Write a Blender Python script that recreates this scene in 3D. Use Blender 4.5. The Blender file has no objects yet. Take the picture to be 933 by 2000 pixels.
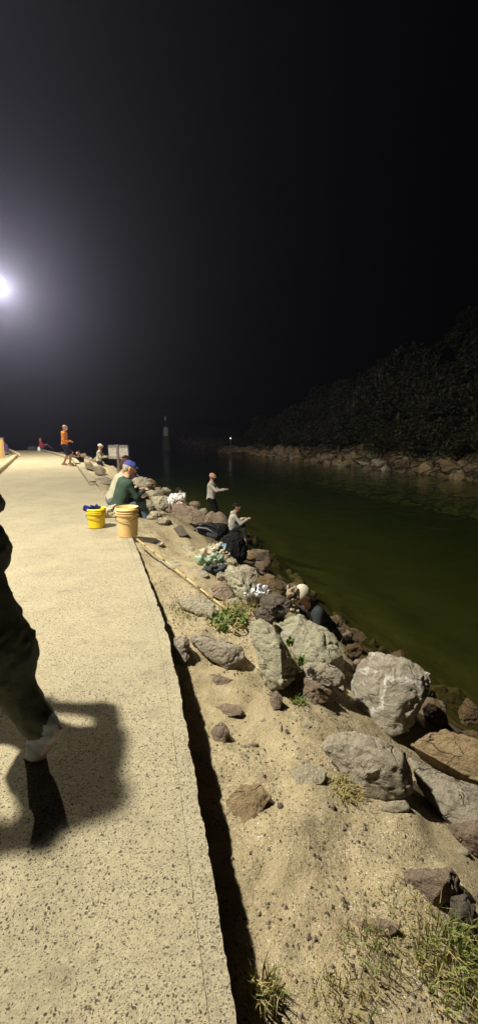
import bpy, bmesh, math, random
import numpy as np
from mathutils import Vector, Matrix, noise as mnoise

random.seed(7); np.random.seed(7)
R = math.radians
scn = bpy.context.scene
C = scn.collection

# ------------------------------------------------------------------ camera
F, HC, PIT = 800.0, 1.5, math.atan(158 / 800.0)          # focal length in photo pixels, camera height, pitch
cd = bpy.data.cameras.new('camera'); cam = bpy.data.objects.new('camera', cd); C.objects.link(cam)
cd.sensor_fit = 'VERTICAL'; cd.sensor_height = 36; cd.lens = F / 2000 * 36
cd.clip_start = 0.05; cd.clip_end = 2000
cam.location = (0, 0, HC); cam.rotation_euler = (math.pi / 2 - PIT, 0, 0)
scn.camera = cam
# ------------------------------------------------------------------ night sky
w = bpy.data.worlds.new('World'); scn.world = w; w.use_nodes = True
nt = w.node_tree; bg = nt.nodes['Background']
sk = nt.nodes.new('ShaderNodeTexSky'); sk.sky_type = 'NISHITA'; sk.sun_disc = False
sk.sun_elevation = R(3); sk.sun_rotation = R(200)
nt.links.new(sk.outputs[0], bg.inputs[0]); bg.inputs[1].default_value = 0.00025
# ------------------------------------------------------------------ exposure
vs = scn.view_settings; vs.view_transform = 'Standard'; vs.look = 'None'; vs.exposure = 0.0; vs.gamma = 1
scn.cycles.volume_bounces = 0; scn.cycles.max_bounces = 6; scn.cycles.transparent_max_bounces = 16
scn.cycles.use_denoising = True
scn.cycles.sample_clamp_indirect = 4
LAMP_COL = (1.0, 0.945, 0.79)
LAMP_NEAR_W, LAMP_FAR_W = 5500, 8600
HAZE_D = 0.00135

# ------------------------------------------------------------------ pixel helpers (a pixel gives a direction only)
cP, sP = math.cos(PIT), math.sin(PIT)
def ray(px, py):
    u = (px - 466.5) / F; v = (1000 - py) / F
    return Vector((u, cP + sP * v, cP * v - sP))
CAM = Vector((0, 0, HC))
def at(px, py, z):
    d = ray(px, py); return CAM + d * ((z - HC) / d.z)
def pt(px, py, Y):
    d = ray(px, py); return CAM + d * (Y / d.y)
def ppm(p):                                                # photo pixels per metre at a point
    return F / (p.y * cP - (p.z - HC) * sP)

# ------------------------------------------------------------------ noise
def _h(i, j, k, s):
    n = (i * 374761393 + j * 668265263 + k * 2147483647 + s * 974634221) & 0xffffffff
    n = ((n ^ (n >> 13)) * 1274126177) & 0xffffffff
    return ((n ^ (n >> 16)) & 0xffff) / 65535.0
def vnoise(P, s=0):
    P = np.asarray(P, float); I = np.floor(P).astype(np.int64); f = P - I; f = f * f * (3 - 2 * f)
    o = 0
    for a in (0, 1):
        for b in (0, 1):
            for c in (0, 1):
                wt = (f[..., 0] if a else 1 - f[..., 0]) * (f[..., 1] if b else 1 - f[..., 1]) * (f[..., 2] if c else 1 - f[..., 2])
                o = o + wt * _h(I[..., 0] + a, I[..., 1] + b, I[..., 2] + c, s)
    return o * 2 - 1
def fbm(P, s=0, oct=4):
    P = np.asarray(P, float); a = 1.0; o = 0
    for k in range(oct):
        o = o + a * vnoise(P, s + k * 17); P = P * 2.03 + 3.1; a *= .5
    return o

# ------------------------------------------------------------------ the path's right edge and the bank beside it
_ep = np.array([(.95, -3.6), (.45, -1.2), (.2, 0), (0, .78), (-.07, 1.03), (-.16, 1.44), (-.29, 1.94), (-.52, 2.84), (-.94, 4.03), (-1.47, 5.56),
                (-2.34, 7.59), (-4.3, 12.17), (-8.34, 21.2), (-11.7, 26.81), (-15.4, 32.5), (-20, 38)])
_yy = np.linspace(-3.6, 38, 900)
def _smooth(a, n):
    k = np.hanning(n); k /= k.sum()
    return np.convolve(np.pad(a, n // 2, mode='reflect', reflect_type='odd'), k, 'valid')[:len(a)]
_ex = _smooth(np.interp(_yy, _ep[:, 1], _ep[:, 0]), 41)
EDGE = np.stack([_ex, _yy], 1)
_d = np.gradient(EDGE, axis=0); _d /= np.linalg.norm(_d, axis=1)[:, None]
NRM = np.stack([_d[:, 1], -_d[:, 0]], 1)                 # to the right of the path
TT = np.concatenate([[0], np.cumsum(np.linalg.norm(np.diff(EDGE, axis=0), axis=1))])
T0 = float(np.interp(0, _yy, TT))
PATH_END = 33.6                                            # y where the path ends
def y2t(y): return float(np.interp(y, _yy, TT))
def edge_at(t):
    return np.array([np.interp(t, TT, EDGE[:, 0]), np.interp(t, TT, EDGE[:, 1])]), np.array([np.interp(t, TT, NRM[:, 0]), np.interp(t, TT, NRM[:, 1])])
def st(xy):
    xy = np.atleast_2d(np.asarray(xy, float))
    D = ((xy[:, None, :] - EDGE[None, ::3]) ** 2).sum(2); i = D.argmin(1) * 3
    v = xy - EDGE[i]
    s = (v * NRM[i]).sum(1); al = (v * _d[i]).sum(1)
    return s, TT[i] + al
WATER = -1.8
PW = 3.4                                                   # path width
_zt = np.array([y2t(v) for v in (-3, .9, 1.7, 2.4, 3.2, 4.2, 5.6, 8, 30)]); _zv = np.array([-.2, -.18, -.25, -.27, -.16, -.11, -.07, -.05, -.08])
_st = np.array([y2t(v) for v in (-3, 3, 6, 12, 20, 32)]); _sv = np.array([3.6, 3.35, 3.2, 4.1, 4.3, 5.0])
def height_st(s, t, x, y):
    zw = np.interp(t, _zt, _zv); S = np.interp(t, _st, _sv)
    q = s / S
    p = np.interp(q, [0, .3, .45, .62, .8, 1, 1.35, 2.2, 5, 20], [0, .10, .26, .52, .76, 1.0, 1.35, 1.75, 2.0, 2.1])
    z = zw + (WATER - zw) * p
    P = np.stack([x * 1.1, y * 1.1, 0 * x], -1)
    am = np.clip(s * .25, .015, .12)
    z = z + fbm(P, 3, 4) * am * .6 + fbm(P * 4.2, 9, 4) * .019 + fbm(P * 17, 13, 3) * .007
    # left of the path
    sl = -(s + PW)
    zl = .02 + np.clip(sl, 0, 3) * .05 + fbm(P, 21, 3) * .05 - np.clip(sl - 5, 0, 40) * .25
    z = np.where(s < -PW, zl, np.where(s < 0, -.5, z))
    over = np.clip(t - (y2t(PATH_END) + .5), 0, 50)
    return np.maximum(z - over * .55, -5.5)
def height(xy):
    xy = np.atleast_2d(np.asarray(xy, float)); s, t = st(xy)
    return height_st(s, t, xy[:, 0], xy[:, 1])
def gz(x, y): return float(height([[x, y]])[0])
def hit(px, py, lift=0.0):
    """where the pixel's ray meets the bank (raised by lift)"""
    d = ray(px, py); ts = np.linspace(.6, 45, 1400)
    Q = np.array(CAM)[None] + ts[:, None] * np.array(d)[None]
    dz = Q[:, 2] - (height(Q[:, :2]) + lift)
    k = np.argmax(dz < 0)
    if dz[k] >= 0: k = len(ts) - 1
    a, b = dz[k - 1], dz[k]; u = a / (a - b) if a != b else 0
    return CAM + d * float(ts[k - 1] + u * (ts[k] - ts[k - 1]))

# ------------------------------------------------------------------ materials
def mat(name, col=(.5, .5, .5), rough=.8, metal=0, spec=.3):
    m = bpy.data.materials.new(name); m.use_nodes = True
    b = m.node_tree.nodes['Principled BSDF']
    b.inputs['Base Color'].default_value = (*col, 1); b.inputs['Roughness'].default_value = rough
    b.inputs['Metallic'].default_value = metal; b.inputs['Specular IOR Level'].default_value = spec
    return m
class G:
    """small node-graph helper"""
    def __init__(s, m): s.t = m.node_tree; s.b = s.t.nodes['Principled BSDF']
    def n(s, k, **kw):
        x = s.t.nodes.new('ShaderNode' + k)
        for a, v in kw.items(): setattr(x, a, v)
        return x
    def l(s, a, b): s.t.links.new(a, b)
    def pos(s, obj=False):
        if obj: return s.n('TexCoord').outputs['Object']
        return s.n('NewGeometry').outputs['Position']
    def noise(s, co, sc, det=6, rough=.6, dist=0):
        x = s.n('TexNoise'); x.inputs['Scale'].default_value = sc; x.inputs['Detail'].default_value = det
        x.inputs['Roughness'].default_value = rough; x.inputs['Distortion'].default_value = dist
        s.l(co, x.inputs['Vector']); return x.outputs['Fac']
    def ramp(s, f, pts):
        x = s.n('ValToRGB'); e = x.color_ramp.elements
        while len(e) < len(pts): e.new(.5)
        for i, (p, c) in enumerate(pts):
            e[i].position = p; e[i].color = (*c, 1) if len(c) == 3 else c
        s.l(f, x.inputs['Fac']); return x.outputs['Color']
    def mix(s, f, a, b, mode='MIX'):
        x = s.n('Mix', data_type='RGBA', blend_type=mode)
        for sock, v in ((x.inputs[0], f), (x.inputs[6], a), (x.inputs[7], b)):
            if isinstance(v, (int, float)): sock.default_value = v
            elif isinstance(v, tuple): sock.default_value = (*v, 1)
            else: s.l(v, sock)
        return x.outputs[2]
    def math(s, op, a, b=0.0, c=None):
        x = s.n('Math', operation=op)
        for i, v in enumerate((a, b) if c is None else (a, b, c)):
            if isinstance(v, (int, float)): x.inputs[i].default_value = v
            else: s.l(v, x.inputs[i])
        return x.outputs[0]
    def mapr(s, f, a, b, c=0.0, d=1.0):
        x = s.n('MapRange'); s.l(f, x.inputs[0])
        for i, v in enumerate((a, b, c, d)): x.inputs[i + 1].default_value = v
        return x.outputs[0]
    def scale(s, co, v):
        x = s.n('Mapping'); x.inputs['Scale'].default_value = v; s.l(co, x.inputs['Vector']); return x.outputs[0]
    def voro(s, co, sc, feature='F1', rnd=1.0):
        x = s.n('TexVoronoi', feature=feature); x.inputs['Scale'].default_value = sc
        x.inputs['Randomness'].default_value = rnd; s.l(co, x.inputs['Vector']); return x
    def bump(s, h, st=.5, d=.01):
        x = s.n('Bump'); x.inputs['Strength'].default_value = st; x.inputs['Distance'].default_value = d
        s.l(h, x.inputs['Height']); s.l(x.outputs[0], s.b.inputs['Normal'])
    def col(s, c): s.l(c, s.b.inputs['Base Color'])

def speckle(g, co, sc, share, patch):
    """exposed stones: a share of voronoi cells, 0..1 mask"""
    dn = g.n('TexNoise'); dn.inputs['Scale'].default_value = sc * 1.3; g.l(co, dn.inputs['Vector'])
    ad = g.n('VectorMath', operation='MULTIPLY_ADD'); g.l(dn.outputs['Color'], ad.inputs[0]); ad.inputs[1].default_value = (1.1 / sc,) * 3; g.l(co, ad.inputs[2])
    v = g.voro(ad.outputs[0], sc)
    sep = g.n('SeparateColor'); g.l(v.outputs['Color'], sep.inputs[0])
    thr = g.math('ADD', g.math('MULTIPLY', patch, -.85), 1.0 - share + .42)
    on = g.math('GREATER_THAN', sep.outputs[0], thr)
    rad = g.math('MULTIPLY_ADD', sep.outputs[1], .28, .17)
    inside = g.mapr(g.math('SUBTRACT', rad, v.outputs['Distance']), 0, .09)
    return g.math('MULTIPLY', on, inside), sep.outputs[2]

def make_concrete(name, base, worn, dark=.55):
    m = mat(name, rough=.92, spec=.15); g = G(m); co = g.pos()
    patch = g.mapr(g.noise(co, 1.7, 5, .65), .3, .7); big = g.noise(co, .55, 6, .68); fine = g.noise(co, 170, 5, .75); midn = g.noise(co, 38, 5, .7)
    c = g.mix(g.mapr(big, .35, .68), base, worn)
    c = g.mix(g.mapr(midn, .42, .68, 0, .45), c, tuple(v * .62 for v in worn))
    c = g.mix(g.mapr(fine, .42, .7, 0, .7), c, tuple(v * .42 for v in base))
    c = g.mix(g.mapr(g.noise(co, 240, 3, .7), .60, .72, 0, .7), c, (.66, .60, .47))
    for sc, sh, cc in ((78, dark * .85, (.035, .028, .022)), (125, dark * 1.3, (.045, .036, .028)), (200, dark * 1.35, (.055, .045, .034))):
        k, rnd = speckle(g, co, sc, sh, patch)
        c = g.mix(g.math('MULTIPLY', k, .92), c, g.mix(rnd, cc, tuple(min(.8, v * 3.0) for v in cc)))
    st_ = g.noise(g.scale(co, (1, 1.3, 1)), 3.2, 8, .75)
    c = g.mix(g.mapr(st_, .53, .70, 0, .6), c, (.20, .165, .115))
    g.col(c)
    k1, _ = speckle(g, co, 72, dark, patch)
    g.bump(g.math('ADD', g.math('MULTIPLY', k1, -.4), g.math('ADD', fine, g.math('MULTIPLY', midn, 1.2))), .7, .009)
    return m
M = {}
M['path'] = make_concrete('path_aggregate', (.52, .45, .295), (.42, .365, .24))
M['edging'] = make_concrete('edging_concrete', (.52, .455, .31), (.44, .385, .26), .5)

def make_sand():
    m = mat('sand', rough=.95, spec=.1); g = G(m); co = g.pos()
    n1 = g.noise(co, 1.3, 6, .65); n2 = g.noise(co, 9, 6, .7); n3 = g.noise(co, 220, 4, .7)
    c = g.mix(g.mapr(n1, .35, .65), (.53, .44, .265), (.43, .35, .215))
    c = g.mix(g.mapr(n2, .50, .72, 0, .5), c, (.36, .28, .17)); c = g.mix(g.mapr(g.noise(co, 3.4, 8, .78), .52, .64, 0, .6), c, (.27, .215, .135)); c = g.mix(g.mapr(g.noise(co, 5.1, 8, .78), .57, .66, 0, .6), c, (.55, .47, .31))
    c = g.mix(g.mapr(n3, .42, .75, 0, .55), c, (.40, .315, .195))
    pt_ = g.mapr(g.noise(co, 2.1, 4), .35, .65)
    for sc, sh, cc in ((60, .16, (.05, .04, .03)), (95, .52, (.07, .055, .035)), (150, .6, (.10, .08, .05)), (85, .3, (.6, .52, .36))):
        k, rnd = speckle(g, co, sc, sh, pt_)
        c = g.mix(g.math('MULTIPLY', k, .85), c, g.mix(rnd, cc, tuple(min(.7, v * 2.4) for v in cc)))
    # damp and weedy near and under the water
    z = g.n('SeparateXYZ'); g.l(co, z.inputs[0])
    wet = g.mapr(g.math('ADD', z.outputs[2], g.math('MULTIPLY', n1, .3)), -.95, -1.45)
    c = g.mix(wet, c, (.10, .075, .03)); g.col(c)
    g.l(g.mapr(wet, 0, 1, .95, .35), g.b.inputs['Roughness'])
    g.bump(g.math('ADD', g.math('MULTIPLY', n2, 1.5), g.math('ADD', g.math('MULTIPLY', n3, .5), g.noise(co, 45, 5, .7))), .75, .022)
    return m
M['sand'] = make_sand()

def make_rock(name, a, b, dark, vein=0.0, lichen=0.0, wet=False, strata=(1, .35, 4.0)):
    m = mat(name, rough=.45 if wet else .9, spec=.5 if wet else .2); g = G(m); co = g.pos(True)
    wv = g.noise(g.scale(co, strata), 5.5, 7, .68, .6)
    n1 = g.noise(co, 3.0, 7, .65); n2 = g.noise(co, 26, 7, .75); n3 = g.noise(co, 120, 4, .7)
    c = g.mix(g.mapr(n1, .38, .62), a, b)
    c = g.mix(g.mapr(wv, .5, .66, 0, .75), c, dark)
    c = g.mix(g.mapr(n2, .48, .72, 0, .8), c, tuple(v * .45 for v in a))
    c = g.mix(g.mapr(n3, .5, .8, 0, .5), c, tuple(min(.75, v * 1.7) for v in a))
    if vein:
        dn = g.n('TexNoise'); dn.inputs['Scale'].default_value = 3; dn.inputs['Detail'].default_value = 5; g.l(co, dn.inputs['Vector'])
        ad = g.n('VectorMath', operation='MULTIPLY_ADD'); g.l(dn.outputs['Color'], ad.inputs[0]); ad.inputs[1].default_value = (.34,) * 3; g.l(co, ad.inputs[2])
        v = g.voro(ad.outputs[0], 2.6, 'DISTANCE_TO_EDGE')
        k = g.math('MULTIPLY', g.mapr(v.outputs['Distance'], .036, .010), g.mapr(g.noise(co, 3.6, 3), .46, .54))
        c = g.mix(g.math('MULTIPLY', k, vein), c, (.86, .82, .72))
    if lichen:
        k = g.math('MULTIPLY', g.mapr(g.noise(co, 5.5, 7, .72), .46, .60), lichen)
        c = g.mix(k, c, g.mix(g.mapr(n2, .4, .6), (.48, .47, .30), (.60, .57, .42)))
        k = g.math('MULTIPLY', g.mapr(g.noise(co, 9, 6, .7), .6, .68), lichen * .6)
        c = g.mix(k, c, (.20, .19, .05))
    dn2 = g.n('TexNoise'); dn2.inputs['Scale'].default_value = 4; dn2.inputs['Detail'].default_value = 6; g.l(co, dn2.inputs['Vector'])
    ad2 = g.n('VectorMath', operation='MULTIPLY_ADD'); g.l(dn2.outputs['Color'], ad2.inputs[0]); ad2.inputs[1].default_value = (.25,) * 3; g.l(g.scale(co, (1, 1, 1.8)), ad2.inputs[2])
    ck = g.voro(ad2.outputs[0], 3.4, 'DISTANCE_TO_EDGE'); crk = g.math('MULTIPLY', g.mapr(ck.outputs['Distance'], .022, .004), g.mapr(g.noise(co, 2.7, 3), .46, .56))
    c = g.mix(g.math('MULTIPLY', crk, .8), c, tuple(v * .25 for v in a))
    g.col(c)
    h = g.math('SUBTRACT', g.math('ADD', g.math('MULTIPLY', n2, 1.2), g.math('ADD', g.math('MULTIPLY', wv, 1.4), g.math('MULTIPLY', n3, .35))), g.math('MULTIPLY', crk, 1.2))
    g.bump(h, 1.0, .035)
    return m
M['rock_grey'] = make_rock('rock_grey', (0.492, 0.423, 0.321), (0.396, 0.342, 0.260), (0.232, 0.198, 0.157), vein=.25)
M['rock_vein'] = make_rock('rock_veined', (0.561, 0.491, 0.378), (0.463, 0.407, 0.316), (0.281, 0.238, 0.183), vein=1.0)
M['rock_lichen'] = make_rock('rock_lichen', (0.586, 0.532, 0.381), (0.476, 0.428, 0.302), (0.238, 0.207, 0.159), vein=.35, lichen=.9)
M['rock_brown'] = make_rock('rock_brown', (0.360, 0.270, 0.192), (0.288, 0.216, 0.162), (0.156, 0.114, 0.090), vein=.1)
M['rock_tan'] = make_rock('rock_tan', (0.437, 0.322, 0.184), (0.368, 0.265, 0.149), (0.207, 0.138, 0.081), strata=(.4, 1, 5))
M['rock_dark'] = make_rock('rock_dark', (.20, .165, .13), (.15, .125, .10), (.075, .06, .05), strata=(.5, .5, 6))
M['rock_wet'] = make_rock('rock_wet', (.20, .13, .055), (.14, .09, .04), (.06, .04, .02), wet=True)
M['rock_pale'] = make_rock('rock_pale', (0.554, 0.480, 0.345), (0.468, 0.407, 0.296), (0.283, 0.234, 0.172), lichen=.3)

def fabric(name, col, amt=.35, sc=90):
    m = mat(name, col, .9, 0, .15); g = G(m); co = g.pos(True)
    n = g.noise(co, 7, 4); f = g.noise(co, sc, 3, .7)
    c = g.mix(g.mapr(n, .35, .7, 0, amt), col, tuple(v * .6 for v in col)); c = g.mix(g.mapr(f, .4, .7, 0, .3), c, tuple(v * .65 for v in col))
    g.col(c); g.bump(g.math('ADD', f, g.math('MULTIPLY', g.noise(co, 14, 3), 2)), .5, .006); return m
def skinmat(name, col):
    m = mat(name, col, .55, 0, .35); g = G(m); co = g.pos(True)
    g.col(g.mix(g.mapr(g.noise(co, 12, 4), .35, .7, 0, .5), col, (col[0] * .85, col[1] * .62, col[2] * .55))); return m
M['skin'] = skinmat('skin', (.56, .34, .23)); M['skin_tan'] = skinmat('skin_tanned', (.42, .23, .14))
M['eye'] = mat('eye_dark', (.02, .015, .01), .3); M['lip'] = mat('lips', (.35, .13, .10), .5)
FAB = {k: fabric(k, v) for k, v in dict(orange_cloth=(.85, .26, .05), navy_cloth=(.02, .02, .04), green_cloth=(.045, .075, .052), white_cloth=(.62, .58, .50),
       beige_cloth=(.48, .46, .34), black_cloth=(.012, .012, .012), red_cloth=(.60, .05, .08), purple_cloth=(.07, .04, .09), grey_cloth=(.20, .21, .23),
       charcoal_cloth=(.05, .055, .058), denim=(.10, .15, .20), olive_trousers=(.10, .105, .075), maroon_cloth=(.16, .03, .04), cap_blue=(.07, .08, .30), cap_white=(.68, .62, .50),
       cap_dark=(.08, .035, .03), hair_grey=(.42, .37, .28), hair_dark=(.025, .018, .012), hair_brown=(.07, .04, .02), shoe_grey=(.42, .48, .56), coat_olive=(.085, .095, .07), sole_pink=(.70, .60, .60), shoe_dark=(.03, .03, .03),
       rag_blue=(.02, .03, .18), sack_brown=(.42, .34, .23)).items()}
M.update(FAB)
def plain(name, col, rough=.5, spec=.4, dirt=.3):
    m = mat(name, col, rough, 0, spec); g = G(m); co = g.pos(True)
    g.col(g.mix(g.mapr(g.noise(co, 9, 6, .7), .48, .72, 0, dirt), col, tuple(v * .5 for v in col))); return m
M['yellow_plastic'] = plain('yellow_plastic', (.86, .62, .015), .4, .4, .2)
M['tan_plastic'] = plain('tan_plastic', (.80, .55, .23), .45, .4, .25)
M['wire'] = mat('handle_wire', (.12, .10, .08), .5, .6)
M['black_plastic'] = plain('black_plastic', (.02, .02, .02), .4)
M['white_film'] = plain('white_film', (.75, .74, .70), .35, .5, .15)
M['foil'] = mat('foil', (.8, .8, .85), .35, .35)
M['green_film'] = plain('green_film', (.28, .38, .27), .4, .5, .3)
M['cream_film'] = plain('cream_film', (.48, .42, .31), .4, .4, .3)
M['pink_film'] = plain('pink_film', (.72, .40, .28), .4, .4, .2)
M['blue_film'] = plain('blue_film', (.16, .38, .58), .35, .5, .2)
M['galv'] = plain('galvanised_steel', (.35, .36, .37), .45, .5, .3)
M['beacon_white'] = plain('beacon_white', (.88, .88, .85), .6, .3, .3)
M['beacon_dark'] = plain('beacon_dark', (.10, .11, .11), .6, .3, .4)
M['bamboo'] = plain('bamboo', (.60, .43, .17), .45, .4, .3); M['bamboo_dark'] = plain('bamboo_node', (.10, .06, .03), .6)
def woodmat(name, col):
    m = mat(name, col, .85, 0, .2); g = G(m); co = g.pos(True)
    n = g.noise(g.scale(co, (1, 14, 14)), 6, 7, .7, .5); g.col(g.mix(g.mapr(n, .4, .68), col, tuple(v * .5 for v in col))); g.bump(n, .6, .01); return m
M['wood_pale'] = woodmat('weathered_wood', (.50, .40, .24)); M['wood_grey'] = woodmat('grey_wood', (.38, .33, .24)); M['wood_yellow'] = woodmat('yellow_wood', (.62, .42, .17))
def emit(name, col, s):
    m = bpy.data.materials.new(name); m.use_nodes = True; t = m.node_tree
    t.nodes.remove(t.nodes['Principled BSDF']); e = t.nodes.new('ShaderNodeEmission'); e.inputs[0].default_value = (*col, 1); e.inputs[1].default_value = s
    t.links.new(e.outputs[0], t.nodes['Material Output'].inputs[0]); return m
M['lens'] = emit('lamp_lens', (1, .97, .95), 260); M['far_bulb'] = emit('far_bulb', (1, 1, .95), 2)
def leafmat(name, a, b, tr=.25):
    m = mat(name, a, .6, 0, .25); g = G(m)
    oi = g.n('NewGeometry').outputs['Random Per Island']
    g.col(g.mix(oi, a, b)); return m
M['grass_green'] = leafmat('grass_green', (.14, .185, .045), (.25, .28, .08)); M['grass_dry'] = leafmat('grass_dry', (.42, .33, .14), (.28, .23, .09))
M['herb'] = leafmat('herb_leaf', (.08, .15, .025), (.17, .24, .06))
M['tree_leaf'] = leafmat('tree_leaf', (.022, .027, .011), (.046, .047, .021)); M['bark'] = plain('bark', (.13, .10, .07), .9, .2)
M['bark_pale'] = plain('pale_bark', (.45, .40, .32), .9, .2)
M['gravel'] = leafmat('gravel_stone', (.10, .08, .06), (.30, .25, .18))
def make_sign():
    m = mat('notice_print', (.7, .68, .62), .5); g = G(m); co = g.pos(True)
    s = g.n('SeparateXYZ'); g.l(co, s.inputs[0])
    rows = g.math('GREATER_THAN', g.math('FRACT', g.math('MULTIPLY', s.outputs[2], 16.0)), .42)
    ink = g.math('MULTIPLY', rows, g.mapr(g.noise(g.scale(co, (1, 1, .6)), 42, 3, .7), .52, .56))
    head = g.math('MULTIPLY', g.math('GREATER_THAN', s.outputs[2], .175), g.mapr(g.noise(co, 34, 2), .46, .52))
    foot = g.math('MULTIPLY', g.math('LESS_THAN', s.outputs[2], -.185), g.mapr(g.noise(co, 34, 2), .48, .54))
    k = g.math('MINIMUM', g.math('ADD', g.math('ADD', ink, head), foot), .92)
    g.col(g.mix(k, (.92, .90, .84), (.08, .06, .06))); return m
M['notice'] = make_sign()

# ------------------------------------------------------------------ object helpers
def link(name, me, m=None, parent=None):
    o = bpy.data.objects.new(name, me); C.objects.link(o)
    if m is not None:
        for x in (m if isinstance(m, (list, tuple)) else [m]): me.materials.append(M[x] if isinstance(x, str) else x)
    if parent is not None: o.parent = parent
    return o
def tag(o, label=None, cat=None, group=None, kind=None):
    if label: o['label'] = label
    if cat: o['category'] = cat
    if group: o['group'] = group
    if kind: o['kind'] = kind
    return o
def empty(name, loc, rz=0):
    o = bpy.data.objects.new(name, None); C.objects.link(o); o.location = loc; o.rotation_euler = (0, 0, rz); o.empty_display_size = .1
    return o
def pyd(name, V, Fc, smooth=True):
    me = bpy.data.meshes.new(name)
    V = np.asarray(V, np.float32); Fc = np.asarray(Fc, np.int32)
    k = Fc.shape[1]; n = len(Fc)
    me.vertices.add(len(V)); me.vertices.foreach_set('co', V.ravel())
    me.loops.add(n * k); me.loops.foreach_set('vertex_index', Fc.ravel())
    me.polygons.add(n); me.polygons.foreach_set('loop_start', np.arange(0, n * k, k, dtype=np.int32))
    me.update(calc_edges=True); me.validate()
    me.polygons.foreach_set('use_smooth', np.full(n, smooth, bool))
    return me
def bm_mesh(name, bm, smooth=True):
    me = bpy.data.meshes.new(name); bmesh.ops.recalc_face_normals(bm, faces=bm.faces); bm.to_mesh(me); bm.free()
    if smooth:
        for p in me.polygons: p.use_smooth = True
    return me
def add_box(bm, c, d, rot=None, bev=0.0):
    r = bmesh.ops.create_cube(bm, size=1); vs_ = r['verts']
    bmesh.ops.scale(bm, vec=d, verts=vs_)
    if bev:
        es = list({e for v in vs_ for e in v.link_edges}); q = bmesh.ops.bevel(bm, geom=es, offset=bev, segments=2, affect='EDGES'); vs_ = list({v for f in q['faces'] for v in f.verts} | {v for v in vs_ if v.is_valid})
    if rot is not None: bmesh.ops.rotate(bm, verts=vs_, cent=(0, 0, 0), matrix=rot)
    bmesh.ops.translate(bm, vec=c, verts=vs_)
def add_tube(bm, pts, rad, seg=8, cap=True):
    pts = [Vector(p) for p in pts]; rings = []
    for i, p in enumerate(pts):
        t = (pts[min(i + 1, len(pts) - 1)] - pts[max(i - 1, 0)]).normalized()
        u = t.cross(Vector((0, 0, 1)) if abs(t.z) < .9 else Vector((1, 0, 0))).normalized(); v = t.cross(u)
        r = rad[i] if isinstance(rad, (list, tuple)) else rad
        rings.append([bm.verts.new(p + (u * math.cos(a) + v * math.sin(a)) * r) for a in [2 * math.pi * k / seg for k in range(seg)]])
    for a, b in zip(rings, rings[1:]):
        for k in range(seg): bm.faces.new((a[k], a[(k + 1) % seg], b[(k + 1) % seg], b[k]))
    if cap: bm.faces.new(rings[0]); bm.faces.new(rings[-1][::-1])
def add_lathe(bm, prof, seg=32, c=(0, 0, 0)):
    rings = []
    for r, z in prof:
        rings.append([bm.verts.new((c[0] + r * math.cos(2 * math.pi * k / seg), c[1] + r * math.sin(2 * math.pi * k / seg), c[2] + z)) for k in range(seg)])
    for a, b in zip(rings, rings[1:]):
        for k in range(seg): bm.faces.new((a[k], a[(k + 1) % seg], b[(k + 1) % seg], b[k]))
    return rings
def sheet(name, U, Vv, fn, m, parent=None):
    """grid of fn(u, v) -> points"""
    a, b = len(U), len(Vv)
    uu, vv = np.meshgrid(U, Vv, indexing='ij'); P = fn(uu.ravel(), vv.ravel())
    i = np.arange(a * b).reshape(a, b)
    Fc = np.stack([i[:-1, :-1], i[1:, :-1], i[1:, 1:], i[:-1, 1:]], -1).reshape(-1, 4)
    return link(name, pyd(name, P, Fc), m, parent)
def graded(a, b, d0, growth):
    o = [a]; d = d0
    while o[-1] < b: o.append(o[-1] + d); d *= growth
    o[-1] = b; return np.array(o)

# ================================================================== THE SETTING
def st2xy(s, t):
    ex = np.interp(t, TT, EDGE[:, 0]); ey = np.interp(t, TT, EDGE[:, 1]); nx = np.interp(t, TT, NRM[:, 0]); ny = np.interp(t, TT, NRM[:, 1])
    ov = np.clip(t - TT[-1], 0, 1e9)
    return ex + nx * s + ov * _d[-1, 0], ey + ny * s + ov * _d[-1, 1]
TG = np.concatenate([np.linspace(0, y2t(.4), 30), graded(y2t(.4) + .02, y2t(5), .02, 1.004)[1:], graded(y2t(5) + .05, TT[-1] + 30, .06, 1.018)])
SG = np.concatenate([-graded(PW + .012, 40, .08, 1.25)[::-1], [-PW - .01, -PW + .01, -1.5, -.03, -.012], np.linspace(-.008, 4.6, 190), graded(4.65, 70, .06, 1.14)])
def ground_pt(s_, t_):
    x, y = st2xy(s_, t_)
    return np.stack([x, y, height_st(s_, t_, x, y)], -1)
g_ = sheet('ground', SG, TG, ground_pt, 'sand'); tag(g_, kind='structure')

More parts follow.
